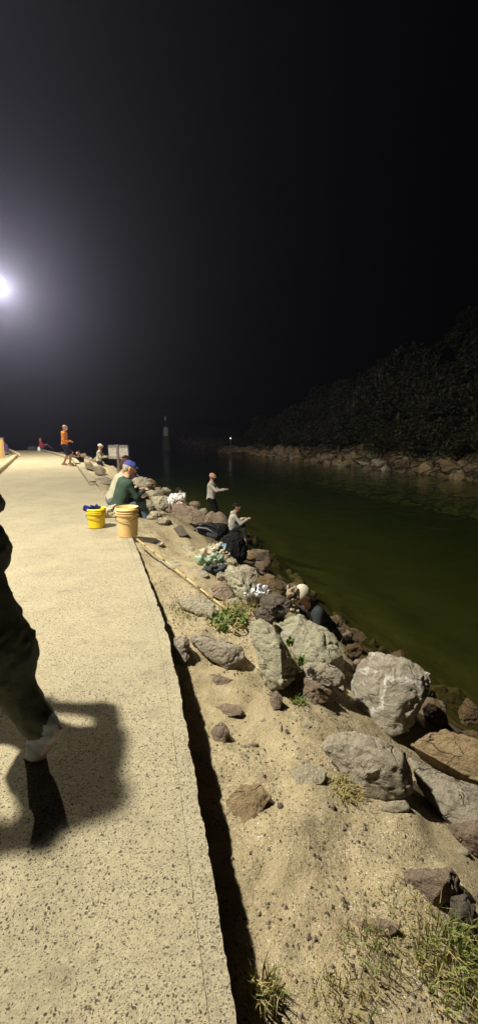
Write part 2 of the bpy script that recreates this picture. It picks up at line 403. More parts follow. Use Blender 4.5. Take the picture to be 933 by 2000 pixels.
def slab(name, s0, s1, t0, t1, z, drop, m, step=.05, rag=0.0, seed=0, und=.004, ends=False):
    """strip along the path edge with sides; rag = chipped right edge"""
    T = np.arange(t0, t1, step); n = len(T)
    chip = np.zeros(n)
    if rag:
        q = np.stack([T * 7, T * 0 + seed, T * 0], -1); chip = np.clip(fbm(q, 5, 5) - .1, 0, 1) * rag + fbm(q * 6, 8, 3) * .0025
    def row(s, zz):
        x, y = st2xy(s, T); return np.stack([x, y, zz], -1)
    cols = []
    ns = max(2, int(abs(s1 - s0) / .12) + 1)
    zb = np.full(n, z - drop)
    cols.append(row(np.full(n, s0), zb))
    for k in range(ns):
        s = s0 + (s1 - s0) * k / (ns - 1)
        ss = np.full(n, s) - (chip if k == ns - 1 else 0)
        x, y = st2xy(ss, T)
        zz = z + fbm(np.stack([x * 1.5, y * 1.5, 0 * x], -1), 31, 3) * und - (np.clip(chip * .35, 0, .01) if k == ns - 1 else 0)
        cols.append(row(ss, zz))
    cols.append(row(np.full(n, s1) - chip * .7, np.full(n, z - .05) if drop > .06 else zb)); cols.append(row(np.full(n, s1), zb))
    P = np.stack(cols, 0); a = len(cols)
    i = np.arange(a * n).reshape(a, n)
    Fc = np.stack([i[:-1, :-1], i[1:, :-1], i[1:, 1:], i[:-1, 1:]], -1).reshape(-1, 4)
    if ends:
        for j in (0, n - 1): Fc = np.concatenate([Fc, [[i[k, j], i[k + 1, j], i[a - 1 - k - 1, j], i[a - 1 - k, j]] for k in range(a // 2)]])
    me = pyd(name, P.reshape(-1, 3), Fc, False)
    return link(name, me, m)
tag(slab('path', -PW, -.0735, 0, y2t(PATH_END), 0, .5, 'path', .06), kind='structure')
tag(slab('path_edging', -.072, 0, 0, y2t(11.6), .004, .5, 'edging', .008, .011), kind='structure')
tag(slab('path_kerb', -.20, 0, y2t(11.62), y2t(PATH_END), .11, .6, 'edging', .1, .02, 4, ends=True), kind='structure')

# water: one closed body, clear and green near the stones
def make_water():
    m = bpy.data.materials.new('water'); m.use_nodes = True; t = m.node_tree; t.nodes.remove(t.nodes['Principled BSDF'])
    o = t.nodes['Material Output']
    gl = t.nodes.new('ShaderNodeBsdfGlossy'); gl.inputs['Roughness'].default_value = .06; tr = t.nodes.new('ShaderNodeBsdfTransparent')
    tr.inputs[0].default_value = (.80, .86, .66, 1)
    lw = t.nodes.new('ShaderNodeLayerWeight'); lw.inputs[0].default_value = .5; pw = t.nodes.new('ShaderNodeMath'); pw.operation = 'POWER'; pw.inputs[1].default_value = 5; fr = t.nodes.new('ShaderNodeMath'); fr.operation = 'MULTIPLY_ADD'; fr.inputs[1].default_value = .9; fr.inputs[2].default_value = .02; mx = t.nodes.new('ShaderNodeMixShader')
    geo = t.nodes.new('ShaderNodeNewGeometry'); n1 = t.nodes.new('ShaderNodeTexNoise'); n1.inputs['Scale'].default_value = 1.6; n1.inputs['Detail'].default_value = 5
    n1.inputs['Distortion'].default_value = .6
    bp = t.nodes.new('ShaderNodeBump'); bp.inputs['Strength'].default_value = .35; bp.inputs['Distance'].default_value = .12
    L = t.links.new
    L(geo.outputs['Position'], n1.inputs['Vector']); L(n1.outputs[0], bp.inputs['Height'])
    L(bp.outputs[0], gl.inputs['Normal']); L(bp.outputs[0], lw.inputs['Normal']); L(lw.outputs['Facing'], pw.inputs[0]); L(pw.outputs[0], fr.inputs[0])
    L(fr.outputs[0], mx.inputs[0]); L(tr.outputs[0], mx.inputs[1]); L(gl.outputs[0], mx.inputs[2]); L(mx.outputs[0], o.inputs['Surface'])
    pv = t.nodes.new('ShaderNodeVolumePrincipled'); pv.inputs['Color'].default_value = (.012, .018, .008, 1); pv.inputs['Density'].default_value = .30
    pv.inputs['Absorption Color'].default_value = (.55, .75, .30, 1)
    L(pv.outputs[0], o.inputs['Volume'])
    return m
bm = bmesh.new(); add_box(bm, (40, 170, WATER - 4), (360, 400, 8))
me = bm_mesh('water', bm, False); me.materials.append(make_water()); wo = link('water', me); tag(wo, kind='structure')

# headland across the channel
SH = np.array([(-3.2, 67), (-1.3, 63), (3, 54), (7.7, 46.6), (11.2, 38.5), (16, 27.3), (20, 19), (25, 9), (30, -2)])
def shore_d(x, y):
    """signed distance inland"""
    best = np.full(x.shape, 1e9); sg = np.ones(x.shape)
    for (ax, ay), (bx, by) in zip(SH, SH[1:]):
        dx, dy = bx - ax, by - ay; L2 = dx * dx + dy * dy
        u = np.clip(((x - ax) * dx + (y - ay) * dy) / L2, 0, 1)
        d = np.hypot(x - ax - u * dx, y - ay - u * dy); sd = -((x - ax) * dy - (y - ay) * dx)
        sg = np.where(d < best, np.where(sd > 0, 1, -1), sg); best = np.minimum(d, best)
    return best * sg
def head_z(x, y):
    d = shore_d(x, y)
    rise = np.clip((68 - y) / 14, 0.1, 1)
    z = np.interp(d, [-8, 0, 1.5, 4, 12, 25, 60], [-5.5, WATER, -.8, 1.0, 4.2, 9.0, 15])
    z = np.where(z > WATER, WATER + (z - WATER) * (.35 + .65 * rise), z)
    return z + fbm(np.stack([x * .5, y * .5, 0 * x], -1), 44, 4) * .3
def head_pt(u, v): return np.stack([u, v, head_z(u, v)], -1)
def make_headsoil():
    m = mat('headland_soil', rough=.95, spec=.1); g = G(m); co = g.pos()
    z = g.n('SeparateXYZ'); g.l(co, z.inputs[0]); low = g.mapr(g.math('ADD', z.outputs[2], g.math('MULTIPLY', g.noise(co, .7, 4), 1.6)), 1.6, .4)
    dn = g.n('TexNoise'); dn.inputs['Scale'].default_value = .8; dn.inputs['Detail'].default_value = 5; g.l(co, dn.inputs['Vector']); ad = g.n('VectorMath', operation='MULTIPLY_ADD'); g.l(dn.outputs['Color'], ad.inputs[0]); ad.inputs[1].default_value = (2.2,) * 3; g.l(co, ad.inputs[2]); cr = g.voro(ad.outputs[0], .7, 'DISTANCE_TO_EDGE')
    st_ = g.mix(g.mapr(g.noise(co, 2.5, 6, .7), .35, .65), (.34, .27, .16), (.20, .155, .09)); st_ = g.mix(g.mapr(cr.outputs['Distance'], .0, .09), (.06, .045, .03), st_)
    g.col(g.mix(low, g.mix(g.mapr(g.noise(co, .9, 6, .7), .4, .6), (.08, .07, .04), (.04, .045, .018)), st_))
    g.bump(g.math('ADD', g.noise(co, 3, 6, .7), g.math('MULTIPLY', g.mapr(cr.outputs['Distance'], 0, .25), 1.5)), .9, .3); return m
M['headsoil'] = make_headsoil()
tag(sheet('headland', np.linspace(-14, 75, 150), np.linspace(-6, 90, 150), head_pt, 'headsoil'), kind='structure')

# ================================================================== ROCKS
def refine(bm, target, its=7):
    for _ in range(its):
        es = [e for e in bm.edges if e.calc_length() > target]
        if not es: break
        bmesh.ops.subdivide_edges(bm, edges=es, cuts=1, use_grid_fill=True)
        bmesh.ops.triangulate(bm, faces=[f for f in bm.faces if len(f.verts) > 3])
def hull_mesh(name, pts, detail, rough, seed, soften=0, cuts=11):
    """convex block -> broken stone: ridges softened, surface roughened in ledges"""
    bm = bmesh.new()
    for p in pts: bm.verts.new(p)
    r = bmesh.ops.convex_hull(bm, input=bm.verts)
    dead = {e for k in ('geom_interior', 'geom_unused') for e in r[k] if isinstance(e, bmesh.types.BMVert)}
    bmesh.ops.delete(bm, geom=[v for v in dead if v.is_valid], context='VERTS')
    bmesh.ops.triangulate(bm, faces=bm.faces); refine(bm, detail)
    for _ in range(soften): bmesh.ops.smooth_vert(bm, verts=bm.verts, factor=.5, use_axis_x=True, use_axis_y=True, use_axis_z=True)
    bm.normal_update()
    V = np.array([v.co for v in bm.verts]); N = np.array([v.normal for v in bm.verts])
    sz = float(np.ptp(V, axis=0).max())
    q = V / sz
    r = np.random.RandomState(seed); cen = V.mean(0)
    for _ in range(cuts):                                   # knock corners off along flat breaks
        n_ = r.normal(size=3); n_ /= np.linalg.norm(n_); h = (V - cen) @ n_; lim = h.max() * r.uniform(.88, .97)
        V = V - n_ * np.clip(h - lim, 0, None)[:, None] * .9
    q = V / sz
    rid = 1 - np.abs(fbm(q * 5 + fbm(q * 3, seed + 2, 2)[:, None] * .4, seed + 5, 4)); d = fbm(q * 2.6, seed, 2) * .018 - np.clip(rid - .78, 0, 1) * .11
    lay = fbm(q * np.array([2, 2, 8]) + fbm(q * 2, seed + 9, 2)[:, None] * .5, seed + 3, 2); d = d + np.round(lay * 3.5) / 3.5 * .016 + fbm(q * 16, seed + 7, 3) * .007
    V = V + N * (d * sz * rough)[:, None]
    for v, c in zip(bm.verts, V): v.co = c
    return bm_mesh(name, bm)
def rock(label, poly, base, tilt=50, thick=.3, ridges=(), m='rock_grey', name='boulder', detail=None, rough=1.0, lift=0.0, cat='rock', group=None, depthY=None, seed=None):
    """poly: outline in photo pixels, laid on a plane that leans back from where the stone meets the bank"""
    B = hit(*base, lift) if depthY is None else pt(*base, depthY)
    hd = Vector((B.x, B.y, 0)).normalized()
    n = (-hd * math.sin(R(tilt)) + Vector((0, 0, 1)) * math.cos(R(tilt))).normalized()
    def on(px, py, up=0.0):
        d = ray(px, py); k = (B - CAM).dot(n) / d.dot(n); p = CAM + d * k
        return p - d.normalized() * up
    pts = []; rim = [on(x, y) for x, y in poly]; cen = sum(rim, Vector()) / len(rim)
    rnd = random.Random(len(label) * 31 + int(base[0]) if seed is None else seed)
    for p in rim:
        pts.append(p)
        away = (p - CAM).normalized()
        pts.append(cen + (p - cen) * rnd.uniform(.72, .92) + away * thick * .45 - n * thick * .25)
        pts.append(cen + (p - cen) * rnd.uniform(.45, .7) + away * thick * .6 - n * thick * rnd.uniform(.5, .75))
    for x, y, up in ridges: pts.append(on(x, y, up))
    org = Vector((cen.x, cen.y, min(p.z for p in pts)))
    size = max((p - cen).length for p in rim) * 2
    det = detail or max(.011, size / 38)
    o = link(name, hull_mesh(name, [p - org for p in pts], det, rough, rnd.randint(0, 999)), m); o.location = org
    tag(o, label, cat, group); return o

G1 = 'large boulders below the path'
rock('big pale grey boulder crossed by white veins, at the waterline', [(677, 1325), (700, 1298), (722, 1276), (742, 1274), (790, 1284), (843, 1306), (848, 1330), (838, 1362), (810, 1400), (800, 1430), (765, 1441), (742, 1422), (700, 1397), (680, 1365)],
     (760, 1440), 42, .45, [(752, 1305, .10), (800, 1340, .10), (730, 1352, .09), (770, 1390, .10)], 'rock_vein', group=G1)
rock('long grey boulder half sunk in sand just below the big veined boulder', [(625, 1458), (650, 1430), (690, 1428), (740, 1440), (790, 1470), (805, 1510), (803, 1548), (788, 1563), (740, 1561), (700, 1565), (690, 1535), (650, 1492)],
     (740, 1563), 38, .34, [(690, 1455, .07), (745, 1475, .10), (780, 1500, .09), (715, 1510, .09)], 'rock_grey', group=G1)
rock('upright pale lichen-spotted rock with a dark split right face', [(487, 1216), (505, 1206), (535, 1222), (560, 1258), (579, 1300), (577, 1328), (556, 1349), (522, 1351), (506, 1322), (498, 1270)],
     (535, 1350), 58, .36, [(520, 1225, .06), (548, 1270, .13), (552, 1338, .12), (515, 1300, .08)], 'rock_lichen', group=G1)
rock('wide lichen-covered slab in front of the man in the cream cap', [(528, 1218), (560, 1205), (585, 1196), (630, 1224), (655, 1240), (661, 1262), (674, 1312), (640, 1312), (600, 1299), (575, 1300), (545, 1250)],
     (620, 1312), 40, .42, [(580, 1212, .05), (625, 1260, .09), (600, 1285, .08)], 'rock_lichen', group=G1)
rock('smooth brown rock with a dark crease lying over its lower neighbour', [(587, 1302), (600, 1293), (640, 1294), (668, 1312), (677, 1326), (668, 1340), (640, 1341), (612, 1328), (588, 1322)],
     (645, 1341), 35, .2, [(630, 1306, .07), (655, 1325, .06)], 'rock_grey', lift=.1)
rock('low brown rock tucked under the creased brown rock', [(587, 1320), (612, 1330), (640, 1343), (650, 1352), (636, 1373), (606, 1377), (587, 1369)],
     (615, 1377), 40, .2, [(612, 1345, .05)], 'rock_brown')
rock('angular rock with a split end lying on the sand', [(368, 1245), (380, 1241), (402, 1243), (440, 1257), (474, 1262), (478, 1284), (466, 1299), (445, 1308), (436, 1302), (400, 1277)],
     (445, 1308), 35, .22, [(400, 1254, .05), (440, 1266, .09), (443, 1290, .07)], 'rock_grey')
rock('narrow grey rock wedged against the path edge', [(338, 1246), (362, 1240), (371, 1258), (370, 1285), (358, 1303), (343, 1282)], (358, 1303), 40, .18, [(358, 1258, .05)], 'rock_grey')
rock('small reddish brown rock poking from the sand below the angular split rock', [(394, 1319), (420, 1317), (457, 1326), (441, 1342), (420, 1348)], (420, 1348), 22, .14, [(425, 1328, .035)], 'rock_brown', lift=-.03)
rock('flat reddish stone almost flush with the sand', [(413, 1382), (440, 1371), (470, 1377), (476, 1394), (450, 1400), (425, 1394)], (445, 1399), 12, .1, [(445, 1383, .012)], 'rock_brown', name='stone')
rock('brown diamond-shaped stone beside the wall shadow', [(411, 1427), (432, 1405), (450, 1430), (438, 1457), (422, 1461)], (425, 1460), 30, .12, [(433, 1430, .03)], 'rock_brown', name='stone', lift=-.02)
rock('broad brown rock half buried in the sand near the wall', [(441, 1562), (470, 1531), (508, 1528), (530, 1555), (510, 1590), (458, 1640), (446, 1600)], (458, 1640), 14, .12, [(480, 1545, .025), (515, 1550, .03), (470, 1600, .006), (500, 1585, .016)], 'rock_tan', lift=-.035)
rock('long tan slab jutting out over a dark hollow at the right', [(795, 1452), (830, 1433), (870, 1424), (935, 1447), (985, 1475), (985, 1545), (933, 1527), (880, 1497), (838, 1478)], (880, 1510), 22, .28, [(870, 1445, .04), (920, 1480, .06)], 'rock_tan', group=G1, lift=.12)
rock('wide grey-brown slab sloping down at the right edge', [(798, 1482), (850, 1500), (905, 1536), (985, 1560), (1000, 1680), (930, 1655), (880, 1612), (822, 1545)], (900, 1640), 22, .3, [(870, 1540, .04), (930, 1600, .05)], 'rock_grey', group=G1)
rock('weathered brown rock with a crumbling end above the green grass', [(738, 1717), (780, 1706), (850, 1696), (880, 1690), (904, 1720), (896, 1746), (850, 1764), (826, 1781), (800, 1742)], (850, 1766), 30, .22, [(840, 1715, .06), (875, 1715, .07), (790, 1724, .03)], 'rock_brown')
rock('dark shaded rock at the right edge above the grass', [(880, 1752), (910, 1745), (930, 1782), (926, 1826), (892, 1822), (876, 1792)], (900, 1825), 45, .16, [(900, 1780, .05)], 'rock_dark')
rock('reddish brown rock at the right edge with a pale chip', [(872, 1612), (933, 1598), (965, 1640), (950, 1685), (905, 1660), (888, 1640)], (910, 1662), 35, .2, [(920, 1628, .06)], 'rock_brown')
rock('crumbly flat stone under the front of the long grey boulder', [(743, 1566), (790, 1562), (801, 1579), (770, 1591), (741, 1582)], (770, 1591), 25, .1, [(770, 1573, .02)], 'rock_pale', name='stone')
rock('wet yellowish rock in shallow water beside the veined boulder', [(822, 1382), (846, 1363), (870, 1385), (876, 1412), (850, 1423), (828, 1404)], (850, 1423), 50, .3, [(848, 1385, .06)], 'rock_wet', lift=.1)
rock('wet yellowish pointed rock standing in water at the right edge', [(892, 1388), (910, 1361), (936, 1382), (945, 1413), (900, 1418)], (915, 1418), 50, .3, [(912, 1385, .07)], 'rock_wet', lift=.12)
rock('low wet rock between the pointed rock and the tan slab', [(890, 1432), (920, 1424), (955, 1435), (955, 1460), (905, 1448)], (920, 1448), 30, .25, [(925, 1434, .04)], 'rock_wet', lift=.1)
rock('rounded pale boulder with moss on its left side, past the rod', [(436, 1112), (452, 1101), (470, 1110), (496, 1140), (511, 1162), (505, 1181), (482, 1186), (463, 1166), (444, 1146)], (485, 1186), 50, .45, [(462, 1122, .12), (485, 1155, .14)], 'rock_lichen')
rock('grey boulder directly behind the mossy pale boulder', [(458, 1110), (475, 1099), (496, 1108), (506, 1126), (503, 1147), (484, 1140)], (492, 1150), 50, .4, [(484, 1115, .1)], 'rock_grey')
rock('flat brown rock left of the mossy pale boulder', [(410, 1142), (440, 1135), (456, 1160), (440, 1176), (414, 1166)], (440, 1176), 25, .2, [(432, 1150, .05)], 'rock_brown')
rock('whitish low rock touching the bamboo rod, with weeds at its foot', [(340, 1168), (380, 1160), (419, 1177), (425, 1200), (416, 1213), (390, 1202), (352, 1186)], (416, 1213), 25, .2, [(390, 1172, .06), (412, 1192, .08)], 'rock_pale')
rock('small pale stone between the rod and the mossy boulder', [(440, 1172), (468, 1165), (477, 1180), (456, 1187)], (456, 1187), 25, .15, [(460, 1172, .04)], 'rock_pale', name='stone')
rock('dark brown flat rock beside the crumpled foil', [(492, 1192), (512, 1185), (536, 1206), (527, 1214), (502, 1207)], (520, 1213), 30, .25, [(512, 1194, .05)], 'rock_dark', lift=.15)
rock('rusty brown wet rock below the mossy boulder', [(500, 1130), (522, 1120), (545, 1128), (560, 1152), (540, 1166), (510, 1160)], (530, 1166), 40, .4, [(525, 1138, .1)], 'rock_wet', lift=.1)
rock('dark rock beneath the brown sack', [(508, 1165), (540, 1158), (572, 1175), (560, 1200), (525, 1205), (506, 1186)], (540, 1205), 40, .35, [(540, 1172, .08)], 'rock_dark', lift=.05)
rock('tall brown slab standing behind the black backpack', [(411, 1006), (430, 998), (444, 1010), (447, 1038), (441, 1047), (420, 1036)], (430, 1047), 70, .5, [(430, 1015, .1)], 'rock_brown', lift=.1)
rock('broad pinkish brown rock left of the standing slab', [(330, 985), (355, 982), (386, 992), (402, 1008), (396, 1026), (360, 1021), (335, 1006)], (370, 1026), 45, .6, [(360, 995, .12)], 'rock_brown')
rock('pinkish rock at the feet of the bald man in white', [(395, 1012), (412, 997), (424, 1004), (422, 1028), (402, 1030)], (410, 1032), 60, .6, [(408, 1010, .12)], 'rock_brown', lift=.1)
rock('flat dark slate lying in the grass', [(339, 1031), (355, 1026), (369, 1043), (352, 1051)], (352, 1051), 14, .1, [(354, 1038, .02)], 'rock_dark', name='stone')
rock('pale-topped block behind the man in the dark green jumper', [(257, 938), (266, 932), (281, 932), (297, 947), (284, 956), (262, 957)], (270, 966), 55, .8, [(272, 940, .2)], 'rock_pale')
rock('brown block under the pale-topped block', [(252, 952), (282, 952), (290, 968), (276, 976), (256, 972)], (272, 976), 60, .5, [(270, 960, .15)], 'rock_brown')
rock('squarish light rock left of the white bundle', [(296, 970), (324, 967), (330, 986), (314, 998), (296, 996)], (312, 999), 55, .5, [(310, 978, .12)], 'rock_pale')
rock('rounded rock behind the bald white-topped bundle of bags', [(284, 960), (302, 956), (312, 966), (302, 976), (284, 974)], (298, 977), 55, .5, [(298, 963, .1)], 'rock_pale')
rock('pale rock at the foot of the notice board post', [(182, 911), (196, 908), (208, 917), (207, 927), (186, 926)], (198, 929), 55, .6, [(195, 914, .15)], 'rock_pale')
rock('small pale rock between the kerb and the man in the white cap', [(165, 902), (175, 900), (184, 909), (181, 917), (168, 914)], (175, 919), 55, .6, [(174, 905, .15)], 'rock_pale')
rock('flat rock in front of the seated pair, beside the kerb end', [(186, 932), (206, 928), (218, 936), (214, 946), (192, 946)], (205, 947), 30, .4, [(203, 934, .06)], 'rock_grey')
rock('low stone at the foot of the lichen rock', [(526, 1352), (540, 1348), (552, 1362), (548, 1385), (534, 1388), (526, 1370)], (540, 1388), 40, .12, [(540, 1362, .03)], 'rock_brown', name='stone')
for i, (x, y, w_, h_, m_, lb) in enumerate([(548, 1424, 9, 30, 'rock_grey', 'thin upright slate chip in the sand'), (596, 1418, 22, 18, 'rock_grey', 'grey wedge-shaped chip right of the upright slate chip'), (512, 1408, 18, 16, 'rock_pale', 'tan rounded pebble left of the upright slate chip'),
        (560, 1432, 12, 14, 'rock_dark', 'dark chip touching the upright slate chip'), (547, 1576, 13, 22, 'rock_dark', 'dark pebble right of the half-buried brown rock'), (563, 1572, 12, 10, 'rock_dark', 'smaller dark pebble right of the half-buried brown rock'),
        (622, 1525, 10, 14, 'rock_dark', 'dark pebble below the dry grass tuft'), (648, 1578, 16, 22, 'rock_brown', 'brown pebble left of the crumbly flat stone'), (493, 1455, 26, 14, 'rock_brown', 'faint brown stone in the sand right of the diamond-shaped stone'),
        (665, 1345, 16, 22, 'rock_grey', 'upright grey stone between creased rock and veined boulder'), (903, 1665, 34, 26, 'rock_pale', 'pale rounded stone by the reddish rock'), (445, 1742, 16, 14, 'rock_dark', 'dark pebble at the edge of the wall shadow')]):
    P_ = [(x + w_ * .5 * math.cos(a) * random.uniform(.8, 1.1), y + h_ * .5 * math.sin(a) * random.uniform(.8, 1.1)) for a in [k * math.pi / 3 + i for k in range(6)]]
    rock(lb, P_, (x, y + h_ * .5), 25, .06, [(x, y - h_ * .1, .014)], m_, name='stone', detail=.012, lift=-.012)

rock('small flat stone flush with the sand left of the green corner grass', [(690, 1802), (738, 1790), (782, 1810), (760, 1832), (702, 1826)], (740, 1830), 10, .1, [(735, 1806, .02)], 'rock_brown', name='stone')
rock('flat grey stone level with the sand above the dry straw', [(560, 1500), (600, 1490), (640, 1505), (630, 1530), (580, 1535)], (600, 1534), 9, .1, [(600, 1508, .012)], 'rock_pale', name='stone')
rr = random.Random(77)
def rblob(px, py, w_, h_, m_, label, group, tilt=45, th=.35, lift=0.0):
    n_ = rr.randint(6, 8); a0 = rr.random() * 6
    P_ = [(px + w_ * .5 * math.cos(a0 + 2 * math.pi * i / n_) * rr.uniform(.85, 1.15), py + h_ * .5 * math.sin(a0 + 2 * math.pi * i / n_) * rr.uniform(.85, 1.15)) for i in range(n_)]
    rock(label, P_, (px, py + h_ * .5), tilt, th, [(px + rr.uniform(-.2, .2) * w_, py - rr.uniform(0, .2) * h_, .3 * th), (px + rr.uniform(-.25, .25) * w_, py + .1 * h_, .25 * th)], m_, lift=lift, group=group, seed=rr.randint(0, 9999))
for px, py, w_, h_, m_ in ((468, 1062, 34, 26, 'rock_brown'), (486, 1084, 30, 24, 'rock_tan'), (436, 1126, 30, 22, 'rock_grey'), (520, 1176, 34, 26, 'rock_brown'), (452, 1098, 26, 22, 'rock_pale'), (508, 1104, 30, 20, 'rock_brown')):
    rblob(px, py, w_, h_, m_, 'angular rock in the jumble between the bags and the mossy boulder', 'rocks around the bags', 45, .35)
for px, py, w_, h_, m_ in ((300, 1006, 34, 20, 'rock_pale'), (318, 1018, 40, 16, 'rock_grey'), (372, 1010, 30, 20, 'rock_pale'), (350, 975, 26, 16, 'rock_brown'), (322, 960, 24, 14, 'rock_pale'), (240, 968, 20, 14, 'rock_pale'), (268, 985, 34, 20, 'rock_pale'), (288, 990, 30, 20, 'rock_grey'), (380, 985, 26, 16, 'rock_brown'), (396, 1000, 20, 18, 'rock_pale')):
    rblob(px, py, w_, h_, m_, 'pale rock in the heap between the seated pair and the bald man', 'rocks of the crest beyond the buckets', 50, .5)
for px, py, w_, h_, m_ in ((330, 1105, 60, 22, 'rock_pale'), (385, 1120, 44, 20, 'rock_grey'), (300, 1060, 40, 14, 'rock_pale'), (360, 1072, 40, 14, 'rock_pale')):
    rblob(px, py, w_, h_, m_, 'low flat stone sunk in the dry grass beside the bamboo rod', 'flat stones beside the rod', 8, .12, -.02)
for px, py, w_, h_, m_ in ((690, 1270, 36, 30, 'rock_wet'), (650, 1215, 40, 26, 'rock_wet'), (672, 1240, 36, 24, 'rock_brown'), (575, 1148, 36, 22, 'rock_wet'), (605, 1160, 30, 18, 'rock_wet'), (860, 1440, 40, 24, 'rock_wet'), (700, 1300, 26, 26, 'rock_brown')):
    rblob(px, py, w_, h_, m_, 'wet brown rock at the waterline around the bending man', 'wet rocks at the near waterline', 40, .35, .05)
# loose stones down the slope and in the shallows: shared shapes, one object each
def random_block(seed, n=13):
    r = random.Random(seed); ax = (1, r.uniform(.65, .95), r.uniform(.45, .75))
    pts = []
    for _ in range(n):
        v = Vector((r.gauss(0, 1), r.gauss(0, 1), r.gauss(0, 1))).normalized(); pts.append(Vector((v.x * ax[0], v.y * ax[1], v.z * ax[2])) * .5)
    return hull_mesh('stone', pts, .06, 1.0, seed, 1, 6)
BL = {}
for mm in ('rock_grey', 'rock_brown', 'rock_wet', 'rock_pale', 'rock_dark', 'rock_tan'):
    BL[mm] = []
    for k in range(4):
        me = random_block(100 + k * 7 + len(mm)); me.materials.append(M[mm]); BL[mm].append(me)
def loose(mm, x, y, z, size, label, group, name='stone'):
    o = bpy.data.objects.new(name, random.choice(BL[mm])); C.objects.link(o); o.location = (x, y, z)
    o.rotation_euler = (random.uniform(-.4, .4), random.uniform(-.4, .4), random.uniform(0, 6.28)); s_ = size; o.scale = (s_, s_ * random.uniform(.8, 1.1), s_ * random.uniform(.8, 1.2))
    tag(o, label, 'rock', group); return o
rr = random.Random(11)
for k in range(66):                                        # shallows along the near water edge
    t = y2t(rr.uniform(2.6, 16)); S = np.interp(t, _st, _sv); s = S * rr.uniform(.86, 1.32)
    x, y = st2xy(np.array([s]), np.array([t])); x, y = float(x[0]), float(y[0])
    sz = rr.uniform(.22, .6)
    loose('rock_wet', x, y, gz(x, y) + sz * rr.uniform(.0, .14), sz, 'wet brown stone in the shallows along the water edge', 'wet stones in the shallows')
for k in range(60):                                        # broken stone between the big boulders and the water
    t = y2t(rr.uniform(2.2, 9)); S = np.interp(t, _st, _sv); s = S * rr.uniform(.66, .95)
    x, y = st2xy(np.array([s]), np.array([t])); x, y = float(x[0]), float(y[0]); sz = rr.uniform(.15, .42)
    loose(rr.choice(['rock_wet', 'rock_brown', 'rock_dark', 'rock_tan']), x, y, gz(x, y) + sz * .05, sz, 'brown stone in the rubble just above the near waterline', 'rubble above the waterline')
for k in range(95):                                        # far slope
    yv = rr.uniform(7.5, 34); t = y2t(yv); S = np.interp(t, _st, _sv); s = S * rr.uniform(.30 if yv > 13 else .62, 1.05)
    x, y = st2xy(np.array([s]), np.array([t])); x, y = float(x[0]), float(y[0])
    sz = rr.uniform(.35, 1.0); mm = rr.choice(['rock_grey', 'rock_brown', 'rock_pale', 'rock_brown', 'rock_tan'])
    loose(mm, x, y, gz(x, y) + sz * .08, sz, 'rock in the jumbled slope between the far path and the water', 'rocks of the far slope', 'boulder')

# gravel lying on the sand
def gravel():
    r = np.random.RandomState(5); n = 11000
    t = y2t(.7) + (y2t(4.6) - y2t(.7)) * r.rand(n) ** 1.2; s = .06 + 1.9 * r.rand(n)
    x, y = st2xy(s, t); keep = fbm(np.stack([x * 2.2, y * 2.2, 0 * x], -1), 77, 2) + r.rand(n) * .9 > .35
    x, y = x[keep], y[keep]; z = height(np.stack([x, y], 1)); n = len(x)
    rad = .002 + .010 * r.rand(n) ** 4.5
    base = np.array([(1, 0, 0), (-1, 0, 0), (0, 1, 0), (0, -1, 0), (0, 0, .8), (0, 0, -.8)]); fc = np.array([(0, 2, 4), (2, 1, 4), (1, 3, 4), (3, 0, 4), (2, 0, 5), (1, 2, 5), (3, 1, 5), (0, 3, 5)])
    V = base[None] * rad[:, None, None] * (.7 + .6 * r.rand(n, 6, 1)) ; a = r.rand(n) * 6.28
    V = np.stack([V[..., 0] * np.cos(a)[:, None] - V[..., 1] * np.sin(a)[:, None], V[..., 0] * np.sin(a)[:, None] + V[..., 1] * np.cos(a)[:, None], V[..., 2]], -1)
    V += np.stack([x, y, z + rad * .2], -1)[:, None]
    Fc = fc[None] + (np.arange(n) * 6)[:, None, None]
    o = link('gravel', pyd('gravel', V.reshape(-1, 3), Fc.reshape(-1, 3), False), 'gravel'); tag(o, 'loose dark gravel scattered over the sand', 'gravel', kind='stuff')
gravel()

# ================================================================== PLANTS
def blades(n, spread, h, seed, wid=.006, lean=.5, flat=1.0):
    r = np.random.RandomState(seed); V = []; Fc = []
    for k in range(n):
        a = r.rand() * 6.28; q = spread * math.sqrt(r.rand()); bx, by = math.cos(a) * q, math.sin(a) * q * flat
        hh = h * (.45 + .55 * r.rand()); la = r.rand() * 6.28; ll = hh * lean * (.3 + r.rand()); dx, dy = math.cos(la) * ll, math.sin(la) * ll
        px, py = -math.sin(la + 1) * wid, math.cos(la + 1) * wid; i = len(V)
        V += [(bx - px, by - py, -.02), (bx + px, by + py, -.02), (bx + dx * .35 + px * .8, by + dy * .35 + py * .8, hh * .6), (bx + dx * .35 - px * .8, by + dy * .35 - py * .8, hh * .6), (bx + dx, by + dy, hh * (1 - .25 * lean))]
        Fc += [(i, i + 1, i + 2), (i, i + 2, i + 3), (i + 3, i + 2, i + 4)]
    return pyd('blades', V, Fc, False)
def tuft(label, px, py, n, spread, h, m, seed, name='grass_tuft', flat=1.0, lean=.5, wid=.005, lift=0.0, depthY=None, group=None, dry=0):
    p = hit(px, py) if depthY is None else pt(px, py, depthY)
    e = empty(name, p); tag(link('blades', blades(n, spread, h, seed, wid, lean, flat), m, e), kind='stuff')
    if dry: tag(link('dry_blades', blades(dry, spread * 1.1, h * .8, seed + 1, wid, lean * 1.5, flat), 'grass_dry', e), kind='stuff')
    tag(e, label, 'grass', group)
tuft('thick bright green grass clump at the bottom right corner', 898, 1920, 230, .14, .15, 'grass_green', 1, lean=.7, wid=.003, dry=160)
tuft('green grass clump leaning at the right edge, above the corner clump', 925, 1860, 110, .09, .14, 'grass_green', 2, lean=.7, wid=.003, dry=60)
